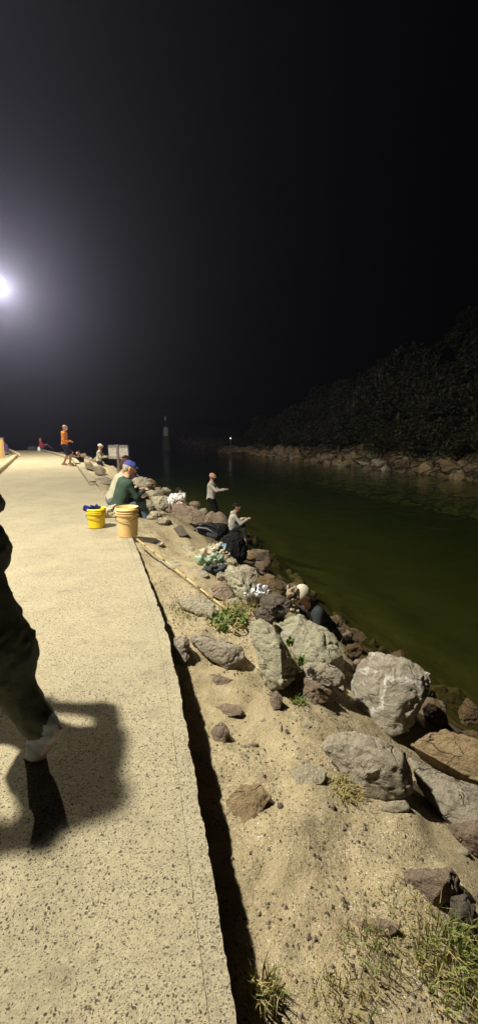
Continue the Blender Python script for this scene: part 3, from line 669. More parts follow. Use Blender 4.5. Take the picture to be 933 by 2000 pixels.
tuft('thin grass spray growing from the wall shadow at the bottom', 518, 1945, 45, .05, .10, 'grass_green', 3, lean=.6, wid=.003, dry=60)
tuft('sparse grass sprigs on bare sand left of the green clump', 720, 1860, 70, .10, .07, 'grass_green', 4, lean=.9, wid=.0022, dry=70)
tuft('dry straw tuft beside the long grey boulder', 672, 1545, 20, .07, .08, 'grass_green', 5, lean=1.0, wid=.003, dry=160)
tuft('dry straw strewn below the crumbling brown rock', 790, 1790, 20, .12, .05, 'grass_green', 6, lean=1.4, wid=.0025, dry=130)
tuft('leafy green weeds around the tip of the bamboo rod', 445, 1214, 120, .19, .11, 'herb', 7, lean=1.1, wid=.011, dry=50, name='weed_clump')
tuft('grassy sprigs in front of the whitish low rock', 375, 1195, 90, .20, .10, 'grass_green', 8, lean=.9, wid=.004, dry=80)
tuft('dry grass bundle right of the whitish low rock', 462, 1192, 50, .16, .14, 'grass_green', 9, lean=.9, wid=.004, dry=180)
tuft('grass tuft at the shadowed foot of the lichen rock', 583, 1374, 70, .05, .06, 'herb', 10, lean=.9, wid=.005, dry=30)
tuft('dry grass along the bottom edge below the sand', 660, 1985, 30, .10, .05, 'grass_green', 12, lean=1.2, wid=.0025, dry=120)
def herb(label, px, py, lift, seed, n=18, sp=.035):
    p = hit(px, py, lift); e = empty('small_plant', p); link('leaves', blades(n, sp, .07, seed, .009, 1.2), 'herb', e); tag(e, label, 'plant')
herb('small green plant in a crack of the lichen slab', 566, 1256, .34, 31); herb('small green plant between lichen rock and brown rock', 586, 1292, .30, 32)
def ground_grass():
    r = np.random.RandomState(9); n = 5200
    t = y2t(3.2) + (y2t(14) - y2t(3.2)) * r.rand(n); s = .03 + 2.3 * r.rand(n); x, y = st2xy(s, t)
    keep = fbm(np.stack([x * 1.1, y * 1.1, 0 * x], -1), 55, 3) + .5 * r.rand(n) > .28; x, y = x[keep], y[keep]; z = height(np.stack([x, y], 1)); n = len(x)
    a = r.rand(n) * 6.28; h = .02 + .07 * r.rand(n) ** 2; l = h * (r.rand(n) + .4); wd = .004
    A = np.stack([x - np.sin(a) * wd, y + np.cos(a) * wd, z - .01], -1); B = np.stack([x + np.sin(a) * wd, y - np.cos(a) * wd, z - .01], -1); Cc = np.stack([x + np.cos(a) * l, y + np.sin(a) * l, z + h], -1)
    V = np.stack([A, B, Cc], 1).reshape(-1, 3); k = n // 2
    for nm, sl, m_, lb in (('short_grass', slice(0, k), 'grass_green', 'short sparse green grass on the sandy bank'), ('dry_grass', slice(k, n), 'grass_dry', 'short dry grass on the sandy bank')):
        q = V.reshape(n, 3, 3)[sl].reshape(-1, 3); o = link(nm, pyd(nm, q, np.arange(len(q)).reshape(-1, 3), False), m_); tag(o, lb, 'grass', kind='stuff')
ground_grass()

# trees on the headland
def crown_mesh(seed, rx, rz, n=4200, leaf=.075):
    r = np.random.RandomState(seed); V = []; cl = []
    for k in range(15):
        v = r.normal(size=3); v /= np.linalg.norm(v); q = r.rand() ** .4
        cl.append((v * np.array([rx, rx, rz]) * q * .8, (.28 + .3 * r.rand()) * rx))
    c = r.randint(0, len(cl), n); D = r.normal(size=(n, 3)); D /= np.linalg.norm(D, axis=1)[:, None]
    P = np.array([cl[i][0] for i in c]) + D * (np.array([cl[i][1] for i in c]) * (.55 + .5 * r.rand(n)))[:, None] * np.array([1, 1, .8])
    U = r.normal(size=(n, 3)); U /= np.linalg.norm(U, axis=1)[:, None]; W = np.cross(U, r.normal(size=(n, 3))); W /= np.linalg.norm(W, axis=1)[:, None]
    sz = leaf * (.5 + r.rand(n))[:, None]
    V = np.stack([P - U * sz, P + W * sz * .5, P + U * sz, P - W * sz * .5], 1).reshape(-1, 3)
    return pyd('crown', V, np.arange(n * 4).reshape(-1, 4), False)
CR = [crown_mesh(200 + k, 1.0, .85) for k in range(5)]
for c in CR: c.materials.append(M['tree_leaf'])
def trunk_mesh(seed, h):
    r = random.Random(seed); bm = bmesh.new(); p = Vector((0, 0, -.4)); pts = [p]
    for k in range(5): p = p + Vector((r.uniform(-.12, .12), r.uniform(-.12, .12), (h + .4) / 5)); pts.append(p)
    add_tube(bm, pts, [.13, .11, .10, .08, .06, .03], 7)
    for k in range(5):
        a = r.uniform(0, 6.28); b = pts[2 + k % 3]; add_tube(bm, [b, b + Vector((math.cos(a) * .5, math.sin(a) * .5, .4)), b + Vector((math.cos(a) * 1.0, math.sin(a) * 1.0, .8))], [.05, .035, .015], 5)
    return bm_mesh('trunk', bm)
TK = [trunk_mesh(k, 2.6) for k in range(3)]
for c in TK: c.materials.append(M['bark'])
def tree(x, y, h, rad, label, group, k):
    e = empty('tree', (x, y, float(head_z(np.array([x]), np.array([y]))[0]) - .05), k * 1.7)
    t = link('trunk', TK[k % 3], None, e); t.scale = (h / 3.4, h / 3.4, h / 3.4)
    c = link('crown', CR[k % 5], None, e); c.location = (0, 0, h * .62); c.scale = (rad, rad, h * .46); c.rotation_euler = (0, 0, k)
    tag(e, label, 'tree', group)
rr = random.Random(3); k = 0
for row, (dist, hh) in enumerate([(1.9, 2.3), (5.0, 3.4), (9, 4.4), (14, 5.4), (21, 6.2)]):
    for (ax, ay), (bx, by) in zip(SH[:-2], SH[1:-1]):
        L_ = math.hypot(bx - ax, by - ay); nx, ny = -(by - ay) / L_, (bx - ax) / L_
        if nx < 0: nx, ny = -nx, -ny
        m_ = max(2, int(L_ / (1.3 + .42 * row)))
        for i in range(m_):
            u = (i + rr.random()) / m_; x = ax + (bx - ax) * u + nx * (dist + rr.uniform(-1, 1)); y = ay + (by - ay) * u + ny * (dist + rr.uniform(-1, 1))
            f = min(1.45, max(.75, 1.1 + (58 - y) / 34)) * rr.uniform(.75, 1.15)
            if y > 66 and dist > 7: continue
            tree(x, y, hh * f, (1.3 + .28 * row) * max(.6, f) * rr.uniform(.9, 1.2), ['dark leafy tree at the front of the wooded headland', 'dark leafy tree low on the headland slope', 'dark leafy tree midway up the headland', 'dark leafy tree high on the headland', 'dark leafy tree along the headland skyline'][row], 'trees on the dark headland, row %s' % 'abcde'[row], k); k += 1
def bare_branch(px, py, Y, label, seed, up):
    p = pt(px, py, Y); r = random.Random(seed); g0 = float(head_z(np.array([p.x]), np.array([p.y]))[0])
    e = empty('bare_tree', (p.x, p.y, g0)); bm = bmesh.new(); hgt = p.z - g0
    add_tube(bm, [(0, 0, -.3), (.1, 0, hgt * .5), (0, -.1, hgt)], [.07, .05, .035], 6); link('trunk', bm_mesh('trunk', bm), 'bark', e)
    for k in range(4):
        bm = bmesh.new(); a = r.uniform(-.8, .8); b = Vector((0, -.1, hgt - .2 * k)); add_tube(bm, [b, b + Vector((math.sin(a) * .7, -.4, .35)), b + Vector((math.sin(a) * 1.3, -.7, up))], [.035, .025, .01], 5); link('branch', bm_mesh('branch', bm), 'bark_pale', e)
    tag(e, label, 'tree')
bare_branch(745, 738, 47, 'pale bare branches showing high among the headland trees', 4, .9); bare_branch(735, 808, 43, 'pale bare branches showing low in the middle of the headland', 6, .3)
# boulders along the headland shore
rr = random.Random(21)
for i in range(150):
    j = rr.randint(0, len(SH) - 3); u = rr.random(); x = SH[j][0] + (SH[j + 1][0] - SH[j][0]) * u; y = SH[j][1] + (SH[j + 1][1] - SH[j][1]) * u; d = rr.uniform(-.4, 1.7)
    x += d * .85; y += d * .5; sz = rr.uniform(.8, 2.4)
    loose(rr.choice(['rock_tan', 'rock_brown', 'rock_tan', 'rock_grey']), x, y, float(head_z(np.array([x]), np.array([y]))[0]) + sz * .0, sz, 'boulder on the far shore below the headland trees', 'boulders of the far shore', 'boulder')

# ================================================================== PEOPLE (one continuous body each, from a blended field of limbs)
def cap_d(P, a, b, ra, rb):
    ab = b - a; L = float(ab @ ab) + 1e-9; u = np.clip((P - a) @ ab / L, 0, 1)
    return np.linalg.norm(P - a - u[:, None] * ab, axis=1) - (ra + (rb - ra) * u)
def field(P, prims, k):
    acc = np.zeros(len(P)); best = np.full(len(P), 1e9); idx = np.zeros(len(P), np.int32)
    for i, (a, b, ra, rb, m_) in enumerate(prims):
        d = cap_d(P, a, b, ra, rb); acc += np.exp(np.clip(-d / k, -60, 60)); u = d < best; best[u] = d[u]; idx[u] = i
    return -k * np.log(acc + 1e-30), idx
def nets(D, lo, n, h):
    S = D < 0; nc = n - 1; sm = np.zeros(nc, int)
    off = [(i, j, k) for i in (0, 1) for j in (0, 1) for k in (0, 1)]
    def sub(A, o): return A[o[0]:o[0] + nc[0], o[1]:o[1] + nc[1], o[2]:o[2] + nc[2]]
    for a in off: sm += sub(S, a)
    act = (sm > 0) & (sm < 8); ii = np.argwhere(act); acc = np.zeros((len(ii), 3)); cnt = np.zeros(len(ii))
    for a in off:
        for d in range(3):
            if a[d]: continue
            b = list(a); b[d] = 1
            da, db = D[tuple((ii + a).T)], D[tuple((ii + b).T)]; cr = (da < 0) != (db < 0); u = np.where(cr, da / np.where(cr, da - db, 1), 0)
            pos = np.tile(np.array(a, float), (len(ii), 1)); pos[:, d] += u; acc += pos * cr[:, None]; cnt += cr
    vid = -np.ones(nc, np.int64); vid[act] = np.arange(len(ii)); V = lo + h * (ii + acc / cnt[:, None])
    Q = []
    for d in range(3):
        e1, e2 = (d + 1) % 3, (d + 2) % 3
        A = np.take(S, range(n[d] - 1), d); B = np.take(S, range(1, n[d]), d); cr = np.argwhere(A != B)
        ok = (cr[:, e1] > 0) & (cr[:, e2] > 0) & (cr[:, e1] < nc[e1]) & (cr[:, e2] < nc[e2]); cr = cr[ok]
        fl = A[tuple(cr.T)]
        def g(o1, o2):
            c = cr.copy(); c[:, e1] += o1; c[:, e2] += o2; return vid[tuple(c.T)]
        q = np.stack([g(-1, -1), g(0, -1), g(0, 0), g(-1, 0)], 1); q[~fl] = q[~fl][:, ::-1]; Q.append(q)
    return V, np.concatenate(Q)
def build_field(prims, h, k, pad=.06, fold=0.0, clip=None, crease=False):
    A = np.array([p[0] for p in prims] + [p[1] for p in prims]); rmax = max(max(p[2], p[3]) for p in prims)
    lo, hi = A.min(0) - rmax - pad, A.max(0) + rmax + pad
    n = np.ceil((hi - lo) / h).astype(int) + 1; acc = np.full(n, 1e-9)
    for a, b, ra, rb, _ in prims:                           # each limb only where it matters
        g = max(ra, rb) + k * 7; i0 = np.maximum(np.floor((np.minimum(a, b) - g - lo) / h).astype(int), 0); i1 = np.minimum(np.ceil((np.maximum(a, b) + g - lo) / h).astype(int) + 1, n)
        X = np.stack(np.meshgrid(*[lo[i] + h * np.arange(i0[i], i1[i]) for i in range(3)], indexing='ij'), -1).reshape(-1, 3)
        acc[i0[0]:i1[0], i0[1]:i1[1], i0[2]:i1[2]] += np.exp(np.clip(-cap_d(X, a, b, ra, rb) / k, -40, 40)).reshape(i1 - i0)
    D = -k * np.log(acc)
    if fold or clip is not None:
        w_ = np.argwhere(np.abs(D) < fold * 3 + h * 2) if clip is None else np.argwhere(D < fold * 2 + h * 2)
        X = lo + h * w_; d = D[tuple(w_.T)]
        if fold and crease: d = d + fold * (1.0 - 2.6 * np.abs(vnoise(X * np.array([13, 11, 15]) + vnoise(X * 6, 2)[:, None], 4))) + fold * .45 * (1 - 2.6 * np.abs(vnoise(X * 31, 6)))
        elif fold: d = d + fold * vnoise(X * np.array([16, 16, 10]), 4)
        if clip is not None: d = np.maximum(d, clip(X))
        D[tuple(w_.T)] = d
    V, Q = nets(D, lo, n, h)
    cen = V[Q].mean(1); _, idx = field(cen, prims, k)
    return V, Q, idx
def ik(a, c, l1, l2, hint):
    v = c - a; L = min(np.linalg.norm(v), (l1 + l2) * .999); v = v / (np.linalg.norm(v) + 1e-9); c = a + v * L
    x = (l1 * l1 - l2 * l2 + L * L) / (2 * L); y = math.sqrt(max(0, l1 * l1 - x * x)); hh = hint - (hint @ v) * v; hh /= np.linalg.norm(hh) + 1e-9
    return a + v * x + hh * y, c
def person(label, loc, az, pelvis, lean, feet, hands, top, bottom, shoe='shoe_dark', skin='skin', head_dir=(1, 0, 0), head_off=(.03, 0), hair=None, cap=None, beard=None, sleeves='long', legs='long',
           hood=False, scale=1.0, res=.014, knee=None, foot_dirs=None, fingers='curl', leg_fat=0.0):
    """local axes: x forward, y to the person's left, z up; pelvis, feet (ankles) and hands as local points"""
    A = lambda *v: np.array(v, float)
    e = empty('person', loc, az); e.scale = (scale,) * 3
    pel = A(*pelvis); up = A(*lean); up /= np.linalg.norm(up); side = A(0, 1, 0); side -= (side @ up) * up; side /= np.linalg.norm(side); fw = np.cross(side, up)
    nb = pel + up * .50; hipw, shw = .095, .185
    sh = [nb - up * .055 + side * s * shw for s in (1, -1)]; hip = [pel + side * s * hipw - up * .03 for s in (1, -1)]
    hd = A(*head_dir); hd /= np.linalg.norm(hd); hc = nb + up * .13 + A(0, 0, .075) + hd * head_off[0]
    hu = A(0, 0, 1) - hd * hd[2]; hu /= np.linalg.norm(hu); hs = np.cross(hu, hd)
    mats = [top, bottom, skin, shoe, 'eye', 'lip', hair or skin, 'sole_pink']; T_, B_, S_, SH_, E_, L_, H_, SO = range(8)
    pr = []
    for s in (1, -1):
        pr += [(pel + side * s * .075 - up * .02, pel + side * s * .07 + up * .2, .115, .108, T_), (pel + side * s * .07 + up * .2, nb - up * .12 + side * s * .095, .108, .115, T_), (nb - up * .10 + side * s * .07, sh[s < 0], .085, .062, T_),
               (pel + side * s * .07 - up * .07, pel + side * s * .07 - up * .03, .108, .112, B_)]
    pr += [(pel + fw * .02 + up * .06, nb - up * .18 + fw * .02, .11, .10, T_), (nb - up * .03, hc - hu * .05, .060, .054, S_)]
    if leg_fat: pr += [(pel + up * .05 + side * .03, A(-.19, .05, .50), .135, .150, T_), (A(-.19, .05, .50), A(-.21, .05, .44), .150, .146, T_)]
    if hood: pr += [(nb + fw * -.07 + side * .06 + up * .0, nb + fw * -.08 - side * .06 + up * .0, .058, .058, T_)]
    else: pr += [(nb - up * .03, nb + up * .005, .074, .066, T_)]
    hand_j = []
    for i in (0, 1):
        s = 1 - 2 * i
        el, wr = ik(sh[i], A(*hands[i]), .29, .255, A(-.5, s * .5, -.8)); d = (wr - el) / np.linalg.norm(wr - el); mid = sh[i] + (el - sh[i]) * .62
        if sleeves == 'long': pr += [(sh[i], el, .062, .052, T_), (el, wr - d * .015, .052, .040, T_), (wr - d * .03, wr + d * .03, .030, .028, S_)]
        else: pr += [(sh[i], mid, .062, .058, T_), (mid, el, .046, .042, S_), (el, wr + d * .03, .042, .028, S_)]
        hand_j.append((wr, d, s))
    for i in (0, 1):
        s = 1 - 2 * i
        kn, an = ik(hip[i], A(*feet[i]), .43, .43, A(1, 0, .15) if knee is None else A(*knee[i])); d = (an - kn) / np.linalg.norm(an - kn); fd = A(1, .12 * s, 0) if foot_dirs is None else A(*foot_dirs[i]); fd /= np.linalg.norm(fd)
        m1 = hip[i] + (kn - hip[i]) * .9
        if legs == 'long': pr += [(hip[i], kn, .100 + leg_fat, .070 + leg_fat, B_), (kn, kn + d * .18, .070 + leg_fat, .066 + leg_fat, B_), (kn + d * .18, an - d * .03, .066 + leg_fat, .056 + leg_fat, B_)]
        else: pr += [(hip[i], m1, .105, .088, B_), (m1, kn, .062, .058, S_), (kn, kn + d * .16, .056, .058, S_), (kn + d * .16, an, .055, .038, S_)]
        if leg_fat: up_ = np.cross(np.cross(fd, d), fd); pr += [(an + up_ * .088 - fd * .06, an + up_ * .088 + fd * .06, .016, .018, SO), (an + up_ * .088 + fd * .06, an + up_ * .088 + fd * .18, .020, .014, SO)]
        pr += [(an, an + d * .035 - fd * .045, .046, .040, SH_), (an + d * .03, an + d * .055 + fd * .13, .046, .036, SH_), (an + d * .055 + fd * .1, an + d * .06 + fd * .17, .037, .028, SH_)]
    V, Q, idx = build_field(pr, res, .016, fold=.007, crease=bool(leg_fat)); MI = np.array([p[4] for p in pr])[idx]
    # head with face
    hp = [(hc - hd * .02 + hu * .03, hc + hd * .025 + hu * .02, .092, .086, S_), (hc + hd * .045 - hu * .07, hc + hd * .02 - hu * .04, .050, .066, S_), (nb - up * .02, hc - hu * .04 - hd * .015, .056, .058, S_),
          (hc + hd * .108 + hu * .005, hc + hd * .122 - hu * .022, .010, .016, S_), (hc + hd * .088 - hu * .062 + hs * .022, hc + hd * .088 - hu * .062 - hs * .022, .009, .009, L_)]
    for s in (1, -1): hp += [(hc + hs * s * .034 + hd * .096 + hu * .018, hc + hs * s * .036 + hd * .094 + hu * .018, .0125, .0125, E_), (hc + hs * s * .092 + hu * .015 - hd * .01, hc + hs * s * .095 - hu * .025 - hd * .005, .022, .014, S_), (hc + hs * s * .02 + hd * .1 + hu * .038, hc + hs * s * .05 + hd * .085 + hu * .038, .010, .008, S_)]
    V2, Q2, i2 = build_field(hp, .0075, .010); M2 = np.array([p[4] for p in hp])[i2]
    if beard is not None:
        mats[5] = beard; c2 = V2[Q2].mean(1) - hc; lo_ = (c2 @ hu < -.035) & (c2 @ hd > -.005); M2[lo_] = L_
    VV, QQ, MM = [V, V2], [Q, Q2 + len(V)], [MI, M2]; base = len(V) + len(V2)
    for wr, d, s in hand_j:                                 # palm, four fingers, thumb
        dn = A(0, 0, -1) - d * -d[2]
        dn = dn / (np.linalg.norm(dn) + 1e-6) if np.linalg.norm(dn) > .1 else A(-1, 0, 0)
        ac = np.cross(d, dn)
        fp = [(wr + ac * o_, wr + d * .085 + ac * o_ * 1.5, .016, .014, S_) for o_ in (-.022, -.007, .007, .022)]
        cu = .6 if fingers == 'curl' else .2
        for o_, ln in ((-.033, .9), (-.011, 1.08), (.011, 1.0), (.033, .78)):
            p0 = wr + d * .085 + ac * o_; p1 = p0 + (d * math.cos(cu) + dn * math.sin(cu)) * .04 * ln; p2 = p1 + (d * math.cos(cu * 2.2) + dn * math.sin(cu * 2.2)) * .034 * ln
            fp += [(p0, p1, .0095, .0088, S_), (p1, p2, .0088, .0075, S_)]
        q0 = wr + d * .03 - ac * .03; q1 = q0 + d * .035 - ac * .03 + dn * .012; fp += [(q0, q1, .0135, .011, S_), (q1, q1 + d * .032 + dn * .012, .011, .0085, S_)]
        v, q, _ = build_field(fp, .0055, .004, pad=.02); VV.append(v); QQ.append(q + base); MM.append(np.full(len(q), S_)); base += len(v)
    V, Q, MI = np.concatenate(VV), np.concatenate(QQ), np.concatenate(MM)
    me = pyd('body', V, Q); o = link('body', me, mats, e); me.polygons.foreach_set('material_index', MI.astype(np.int32))
    if hair:
        hp2 = [(hc - hd * .026 + hu * .034, hc + hd * .015 + hu * .036, .101, .092, 0), (hc - hd * .06 - hu * .03, hc - hd * .05 + hu * .01, .058, .07, 0)]
        v, q, _ = build_field(hp2, .010, .012, fold=.006, clip=lambda P: ((P - hc) @ hd - .045 - ((P - hc) @ hu) * .45)); link('hair', pyd('hair', v, q), hair, e)
    if cap:
        cp = [(hc - hd * .024 + hu * .048, hc + hd * .018 + hu * .046, .104, .098, 0)]
        v, q, _ = build_field(cp, .009, .012, clip=lambda P: -((P - hc) @ hu - .045)); co_ = link('cap', pyd('cap', v, q), cap, e)
        bp = [(hc + hd * .10 + hu * .052 + hs * .045, hc + hd * .10 + hu * .052 - hs * .045, .012, .012, 0), (hc + hd * .145 + hu * .044 + hs * .03, hc + hd * .145 + hu * .044 - hs * .03, .012, .012, 0), (hc + hd * .12 + hu * .049 + hs * .05, hc + hd * .12 + hu * .049 - hs * .05, .011, .011, 0)]
        v, q, _ = build_field(bp, .006, .012, pad=.03); link('cap_brim', pyd('cap_brim', v, q), cap, co_)
    tag(e, label, 'person'); return e
az = lambda d: R(d)
# the man in orange on the path
p = at(130, 909, 0)
person('man in a bright orange jacket and dark shorts standing on the path', (p.x, p.y, .005), az(10), (0, 0, .93), (.06, 0, 1), [(.14, .10, .10), (-.08, -.10, .10)], [(.22, .16, 1.05), (.24, -.14, 1.06)], 'orange_cloth', 'navy_cloth', 'skin_tan', 'skin_tan', (1, .2, -.12), legs='short', hood=True, hair=None, beard='hair_grey')
# walker passing close by on the left; most of the body is out of view
person('walker in dark trousers passing close by at the left edge', (-1.285, 1.84, .0), az(165), (0, 0, .96), (.42, 0, 1), [(-.42, .09, .19), (.36, -.09, .09)], [(.34, .22, 1.0), (.40, -.30, 1.15)], 'coat_olive', 'olive_trousers', 'shoe_grey',
       'skin', (1, 0, -.1), hair='hair_dark', foot_dirs=[(.62, 0, -.78), (1, -.1, .1)], knee=[(1, 0, .15), (1, 0, .15)], res=.011, leg_fat=.022)
# the seated pair at the path edge
p = at(233, 1003, 0)
person('man in a dark green jumper and blue cap sitting on the path edge', (p.x, p.y, 0), az(35), (0, 0, .16), (.34, -.05, 1), [(.52, .14, -.22), (.50, -.12, -.24)], [(.42, .05, .42), (.46, -.08, .40)], 'green_cloth', 'denim', 'shoe_dark', 'skin', (1, -.25, -.35), hair='hair_grey', cap='cap_blue')
p = at(219, 990, 0)
person('man in a pale beige shirt and dark cap sitting beside the green jumper', (p.x - .05, p.y + .25, 0), az(25), (0, 0, .16), (.48, 0, 1), [(.52, .14, -.22), (.50, -.12, -.24)], [(.50, .10, .30), (.52, -.10, .30)], 'beige_cloth', 'grey_cloth', 'shoe_dark', 'skin_tan', (1, 0, -.25), hair='hair_brown', cap='cap_dark')
p = hit(258, 948); p.z -= .1; p.x += .1
person('dark-haired person crouching on rocks beyond the seated pair', (p.x, p.y, p.z), az(200), (0, 0, .30), (.40, 0, 1), [(.25, .12, .10), (.28, -.12, .10)], [(.42, .08, .35), (.42, -.08, .35)], 'cap_dark', 'charcoal_cloth', skin='skin_tan', head_dir=(1, 0, -.4), hair='hair_dark')
# bald man in white fishing at the water
p = pt(412, 972, 14.0); fz = p.z - .93
person('bald bearded man in a white long-sleeved top standing at the water', (p.x, p.y, fz), az(-12), (0, 0, .93), (.06, 0, 1), [(.05, .12, .10), (.02, -.12, .10)], [(.40, .14, 1.18), (.48, -.10, 1.22)], 'white_cloth', 'black_cloth', 'shoe_dark', 'skin', (1, -.35, -.05), beard='hair_brown', fingers='open', scale=1.02)
me = random.choice(BL['rock_brown']); o = loose('rock_brown', p.x, p.y + .1, fz - .36, 1.0, 'brown rock under the feet of the bald man in white', None, 'boulder'); o.rotation_euler = (0, 0, .4); o.scale = (1.3, 1.2, 1.0)
# man in white hooded top sitting above the water
p = pt(449, 1034, 12.4)
person('man in a white hooded top sitting on the rocks by the water', (p.x, p.y, p.z - .12), az(5), (0, 0, .14), (.30, 0, 1), [(.48, .13, -.12), (.46, -.12, -.12)], [(.40, .16, .42), (.52, -.12, .46)], 'white_cloth', 'charcoal_cloth', 'shoe_dark', 'skin', (1, -.1, -.3), hair='hair_dark', hood=True)
loose('rock_brown', p.x, p.y, p.z - .40, .8, 'brown rock used as a seat by the man in the white hooded top', None, 'boulder')
# man in cream cap bending among the boulders
p = pt(601, 1192, 5.05)
person('man in a cream cap and dark jacket bending down behind the lichen slab', (p.x + .30, p.y + .22, p.z - .98), az(205), (0, 0, .62), (.62, 0, .78), [(.06, .15, .10), (-.12, -.15, .10)], [(.55, .22, .55), (.58, -.16, .50)], 'charcoal_cloth', 'olive_trousers', 'shoe_dark', 'skin', (1, .3, -.75), hair='hair_grey', cap='cap_white', hood=True, res=.012)
# far people
p = at(84, 878, .0)
person('person in a red top sitting at the far right edge of the path', (p.x, p.y, .05), az(20), (0, 0, .14), (-.30, 0, 1), [(.62, .12, .10), (.60, -.12, .10)], [(-.28, .22, .06), (.25, -.15, .35)], 'red_cloth', 'purple_cloth', 'shoe_dark', 'skin_tan', (1, 0, 0), hair='hair_dark', res=.02)
p = at(20, 887, .05)
person('person in a dark purple top sitting behind the timber edging', (p.x - .2, p.y, .05), az(170), (0, 0, .15), (.25, 0, 1), [(.5, .12, .1), (.5, -.12, .1)], [(.35, .12, .3), (.35, -.12, .3)], 'purple_cloth', 'grey_cloth', 'shoe_dark', 'skin_tan', (1, 0, -.2), hair='hair_dark', res=.02)
p = pt(194, 902, 21)
person('angler in a beige shirt and white cap standing on the far rocks', (p.x, p.y, p.z - .86), az(5), (0, 0, .92), (.12, 0, 1), [(.06, .12, .10), (0, -.12, .10)], [(.42, .10, 1.15), (.38, -.12, 1.10)], 'beige_cloth', 'charcoal_cloth', 'shoe_dark', 'skin_tan', (1, 0, -.15), cap='cap_white', res=.018)
loose('rock_brown', p.x, p.y, p.z - 1.2, 1.1, 'rock under the angler in the white cap', None, 'boulder')
for px, py, Y, lb, cl in ((160, 903, 21.5, 'person in dark clothes sitting low beyond the kerb, facing left', 'black_cloth'), (146, 900, 24, 'person in grey sitting beyond the kerb behind the orange jacket', 'charcoal_cloth')):
    p = pt(px, py, Y)
    person(lb, (p.x, p.y, p.z - .35), az(250), (0, 0, .15), (.3, 0, 1), [(.45, .12, -.1), (.45, -.12, -.1)], [(.35, .1, .3), (.35, -.1, .3)], cl, 'black_cloth', 'shoe_dark', 'skin', (1, 0, -.1), hair='hair_dark', res=.02)
p = pt(240, 912, 17)
person('person in a white cap standing low behind the notice board post', (p.x, p.y, p.z - 1.55), az(40), (0, 0, .93), (.1, 0, 1), [(.06, .12, .1), (0, -.12, .1)], [(.35, .1, 1.1), (.35, -.1, 1.1)], 'charcoal_cloth', 'black_cloth', 'shoe_dark', 'skin', (1, 0, -.1), cap='cap_white', res=.02)
p = hit(334, 985); p.z -= .5
person('person in a maroon top crouching low among the far rocks', (p.x, p.y, p.z), az(30), (0, 0, .22), (.45, 0, 1), [(.25, .12, .1), (.28, -.12, .1)], [(.4, .1, .3), (.4, -.1, .3)], 'maroon_cloth', 'charcoal_cloth', 'shoe_dark', 'skin', (1, 0, -.4), hair='hair_dark', res=.018)

# ================================================================== THINGS
def bucket(label, px, py, r, h, m, rag=False):
    p = at(px, py, 0); e = empty('bucket', (p.x, p.y, .004), R(-100)); b = r * .84; k = (r - b) / h
    R_ = lambda z: b + k * z
    bm = bmesh.new(); rings = add_lathe(bm, [(b - .012, .0), (b, .004), (b, .012), (R_(h * .70), h * .70)], 40); bm.faces.new(rings[0])
    rings = add_lathe(bm, [(R_(h * .70), h * .70), (R_(h), h), (R_(h) - .004, h + .002), (R_(h) - .008, h - .004), (b - .006, .012)], 40); bm.faces.new(rings[-1])
    bmesh.ops.remove_doubles(bm, verts=bm.verts, dist=.0005); body = link('shell', bm_mesh('shell', bm), m, e)
    for z in (.76, .84, .93):
        bm = bmesh.new(); q = R_(h * z); add_lathe(bm, [(q - .001, h * z - .014), (q + .009, h * z - .012), (q + .010, h * z + .006), (q - .001, h * z + .008)], 40); link('rim_band', bm_mesh('rim_band', bm), m, e)
    for s in (-1, 1):
        bm = bmesh.new(); add_box(bm, (0, s * (R_(h * .76) + .012), h * .75), (.04, .02, .035), bev=.005); link('handle_lug', bm_mesh('handle_lug', bm), m, e)
    bm = bmesh.new(); q = R_(h * .76) + .016
    add_tube(bm, [(math.sin(a) * (q * .55 if not rag else q * .5) + .0 + (math.sin(a) * .05), math.cos(a) * q, h * .75 - math.sin(a) * h * .30) for a in np.linspace(0, math.pi, 25)], .003, 6)
    # bail hangs down against the front
    bm.free(); bm = bmesh.new()
    pts_ = []
    for a in np.linspace(0, math.pi, 25):
        z = h * .75 - math.sin(a) * h * (.26 if rag else .22); rr_ = R_(z) + .008
        pts_.append((math.sin(a) * rr_, math.cos(a) * (rr_ + .008), z))
    add_tube(bm, pts_, .0035, 6); link('bail_handle', bm_mesh('bail_handle', bm), 'wire', e)
    tag(e, label, 'bucket', 'buckets on the path edge'); return e, p
e_y, p_y = bucket('bright yellow bucket with a blue cloth over its rim', 190, 1030, .145, .31, 'yellow_plastic', True)
e_t, p_t = bucket('tall tan bucket at the corner of the path edge', 251, 1047, .160, .43, 'tan_plastic')
def cloth_blob(name, label, cat, loc, prims, m, h=.012, k=.015, fold=.014, parts=None):
    A = lambda v: np.array(v, float); V, Q, _ = build_field([(A(a), A(b), ra, rb, 0) for a, b, ra, rb in prims], h * .8, k, fold=fold * 1.1, crease=True)
    o = link(name, pyd(name, V, Q), m); o.location = loc; tag(o, label, cat); return o
cloth_blob('cloth', 'dark blue cloth draped over the rim of the yellow bucket', 'cloth', (p_y.x, p_y.y, .312), [((-.13, -.05, .0), (.0, .02, .01), .03, .035), ((-.16, -.05, -.02), (-.13, -.03, .01), .02, .03), ((.0, .02, .01), (.05, .05, .0), .035, .025), ((-.12, -.1, -.01), (-.06, -.03, .01), .02, .03)], 'rag_blue', .008)
q = at(213, 1012, 0)
cloth_blob('plastic_bag', 'crumpled pinkish white bag between the two buckets', 'bag', (q.x, q.y + .05, .07), [((-.10, 0, 0), (.08, .05, .02), .08, .09), ((.05, 0, -.02), (.16, -.1, -.03), .06, .04), ((-.05, .05, .05), (.05, .08, .1), .06, .04)], 'cream_film', .012, fold=.03)
def at_hit(px, py, lift=.0): p = hit(px, py); return Vector((p.x, p.y, p.z + lift))
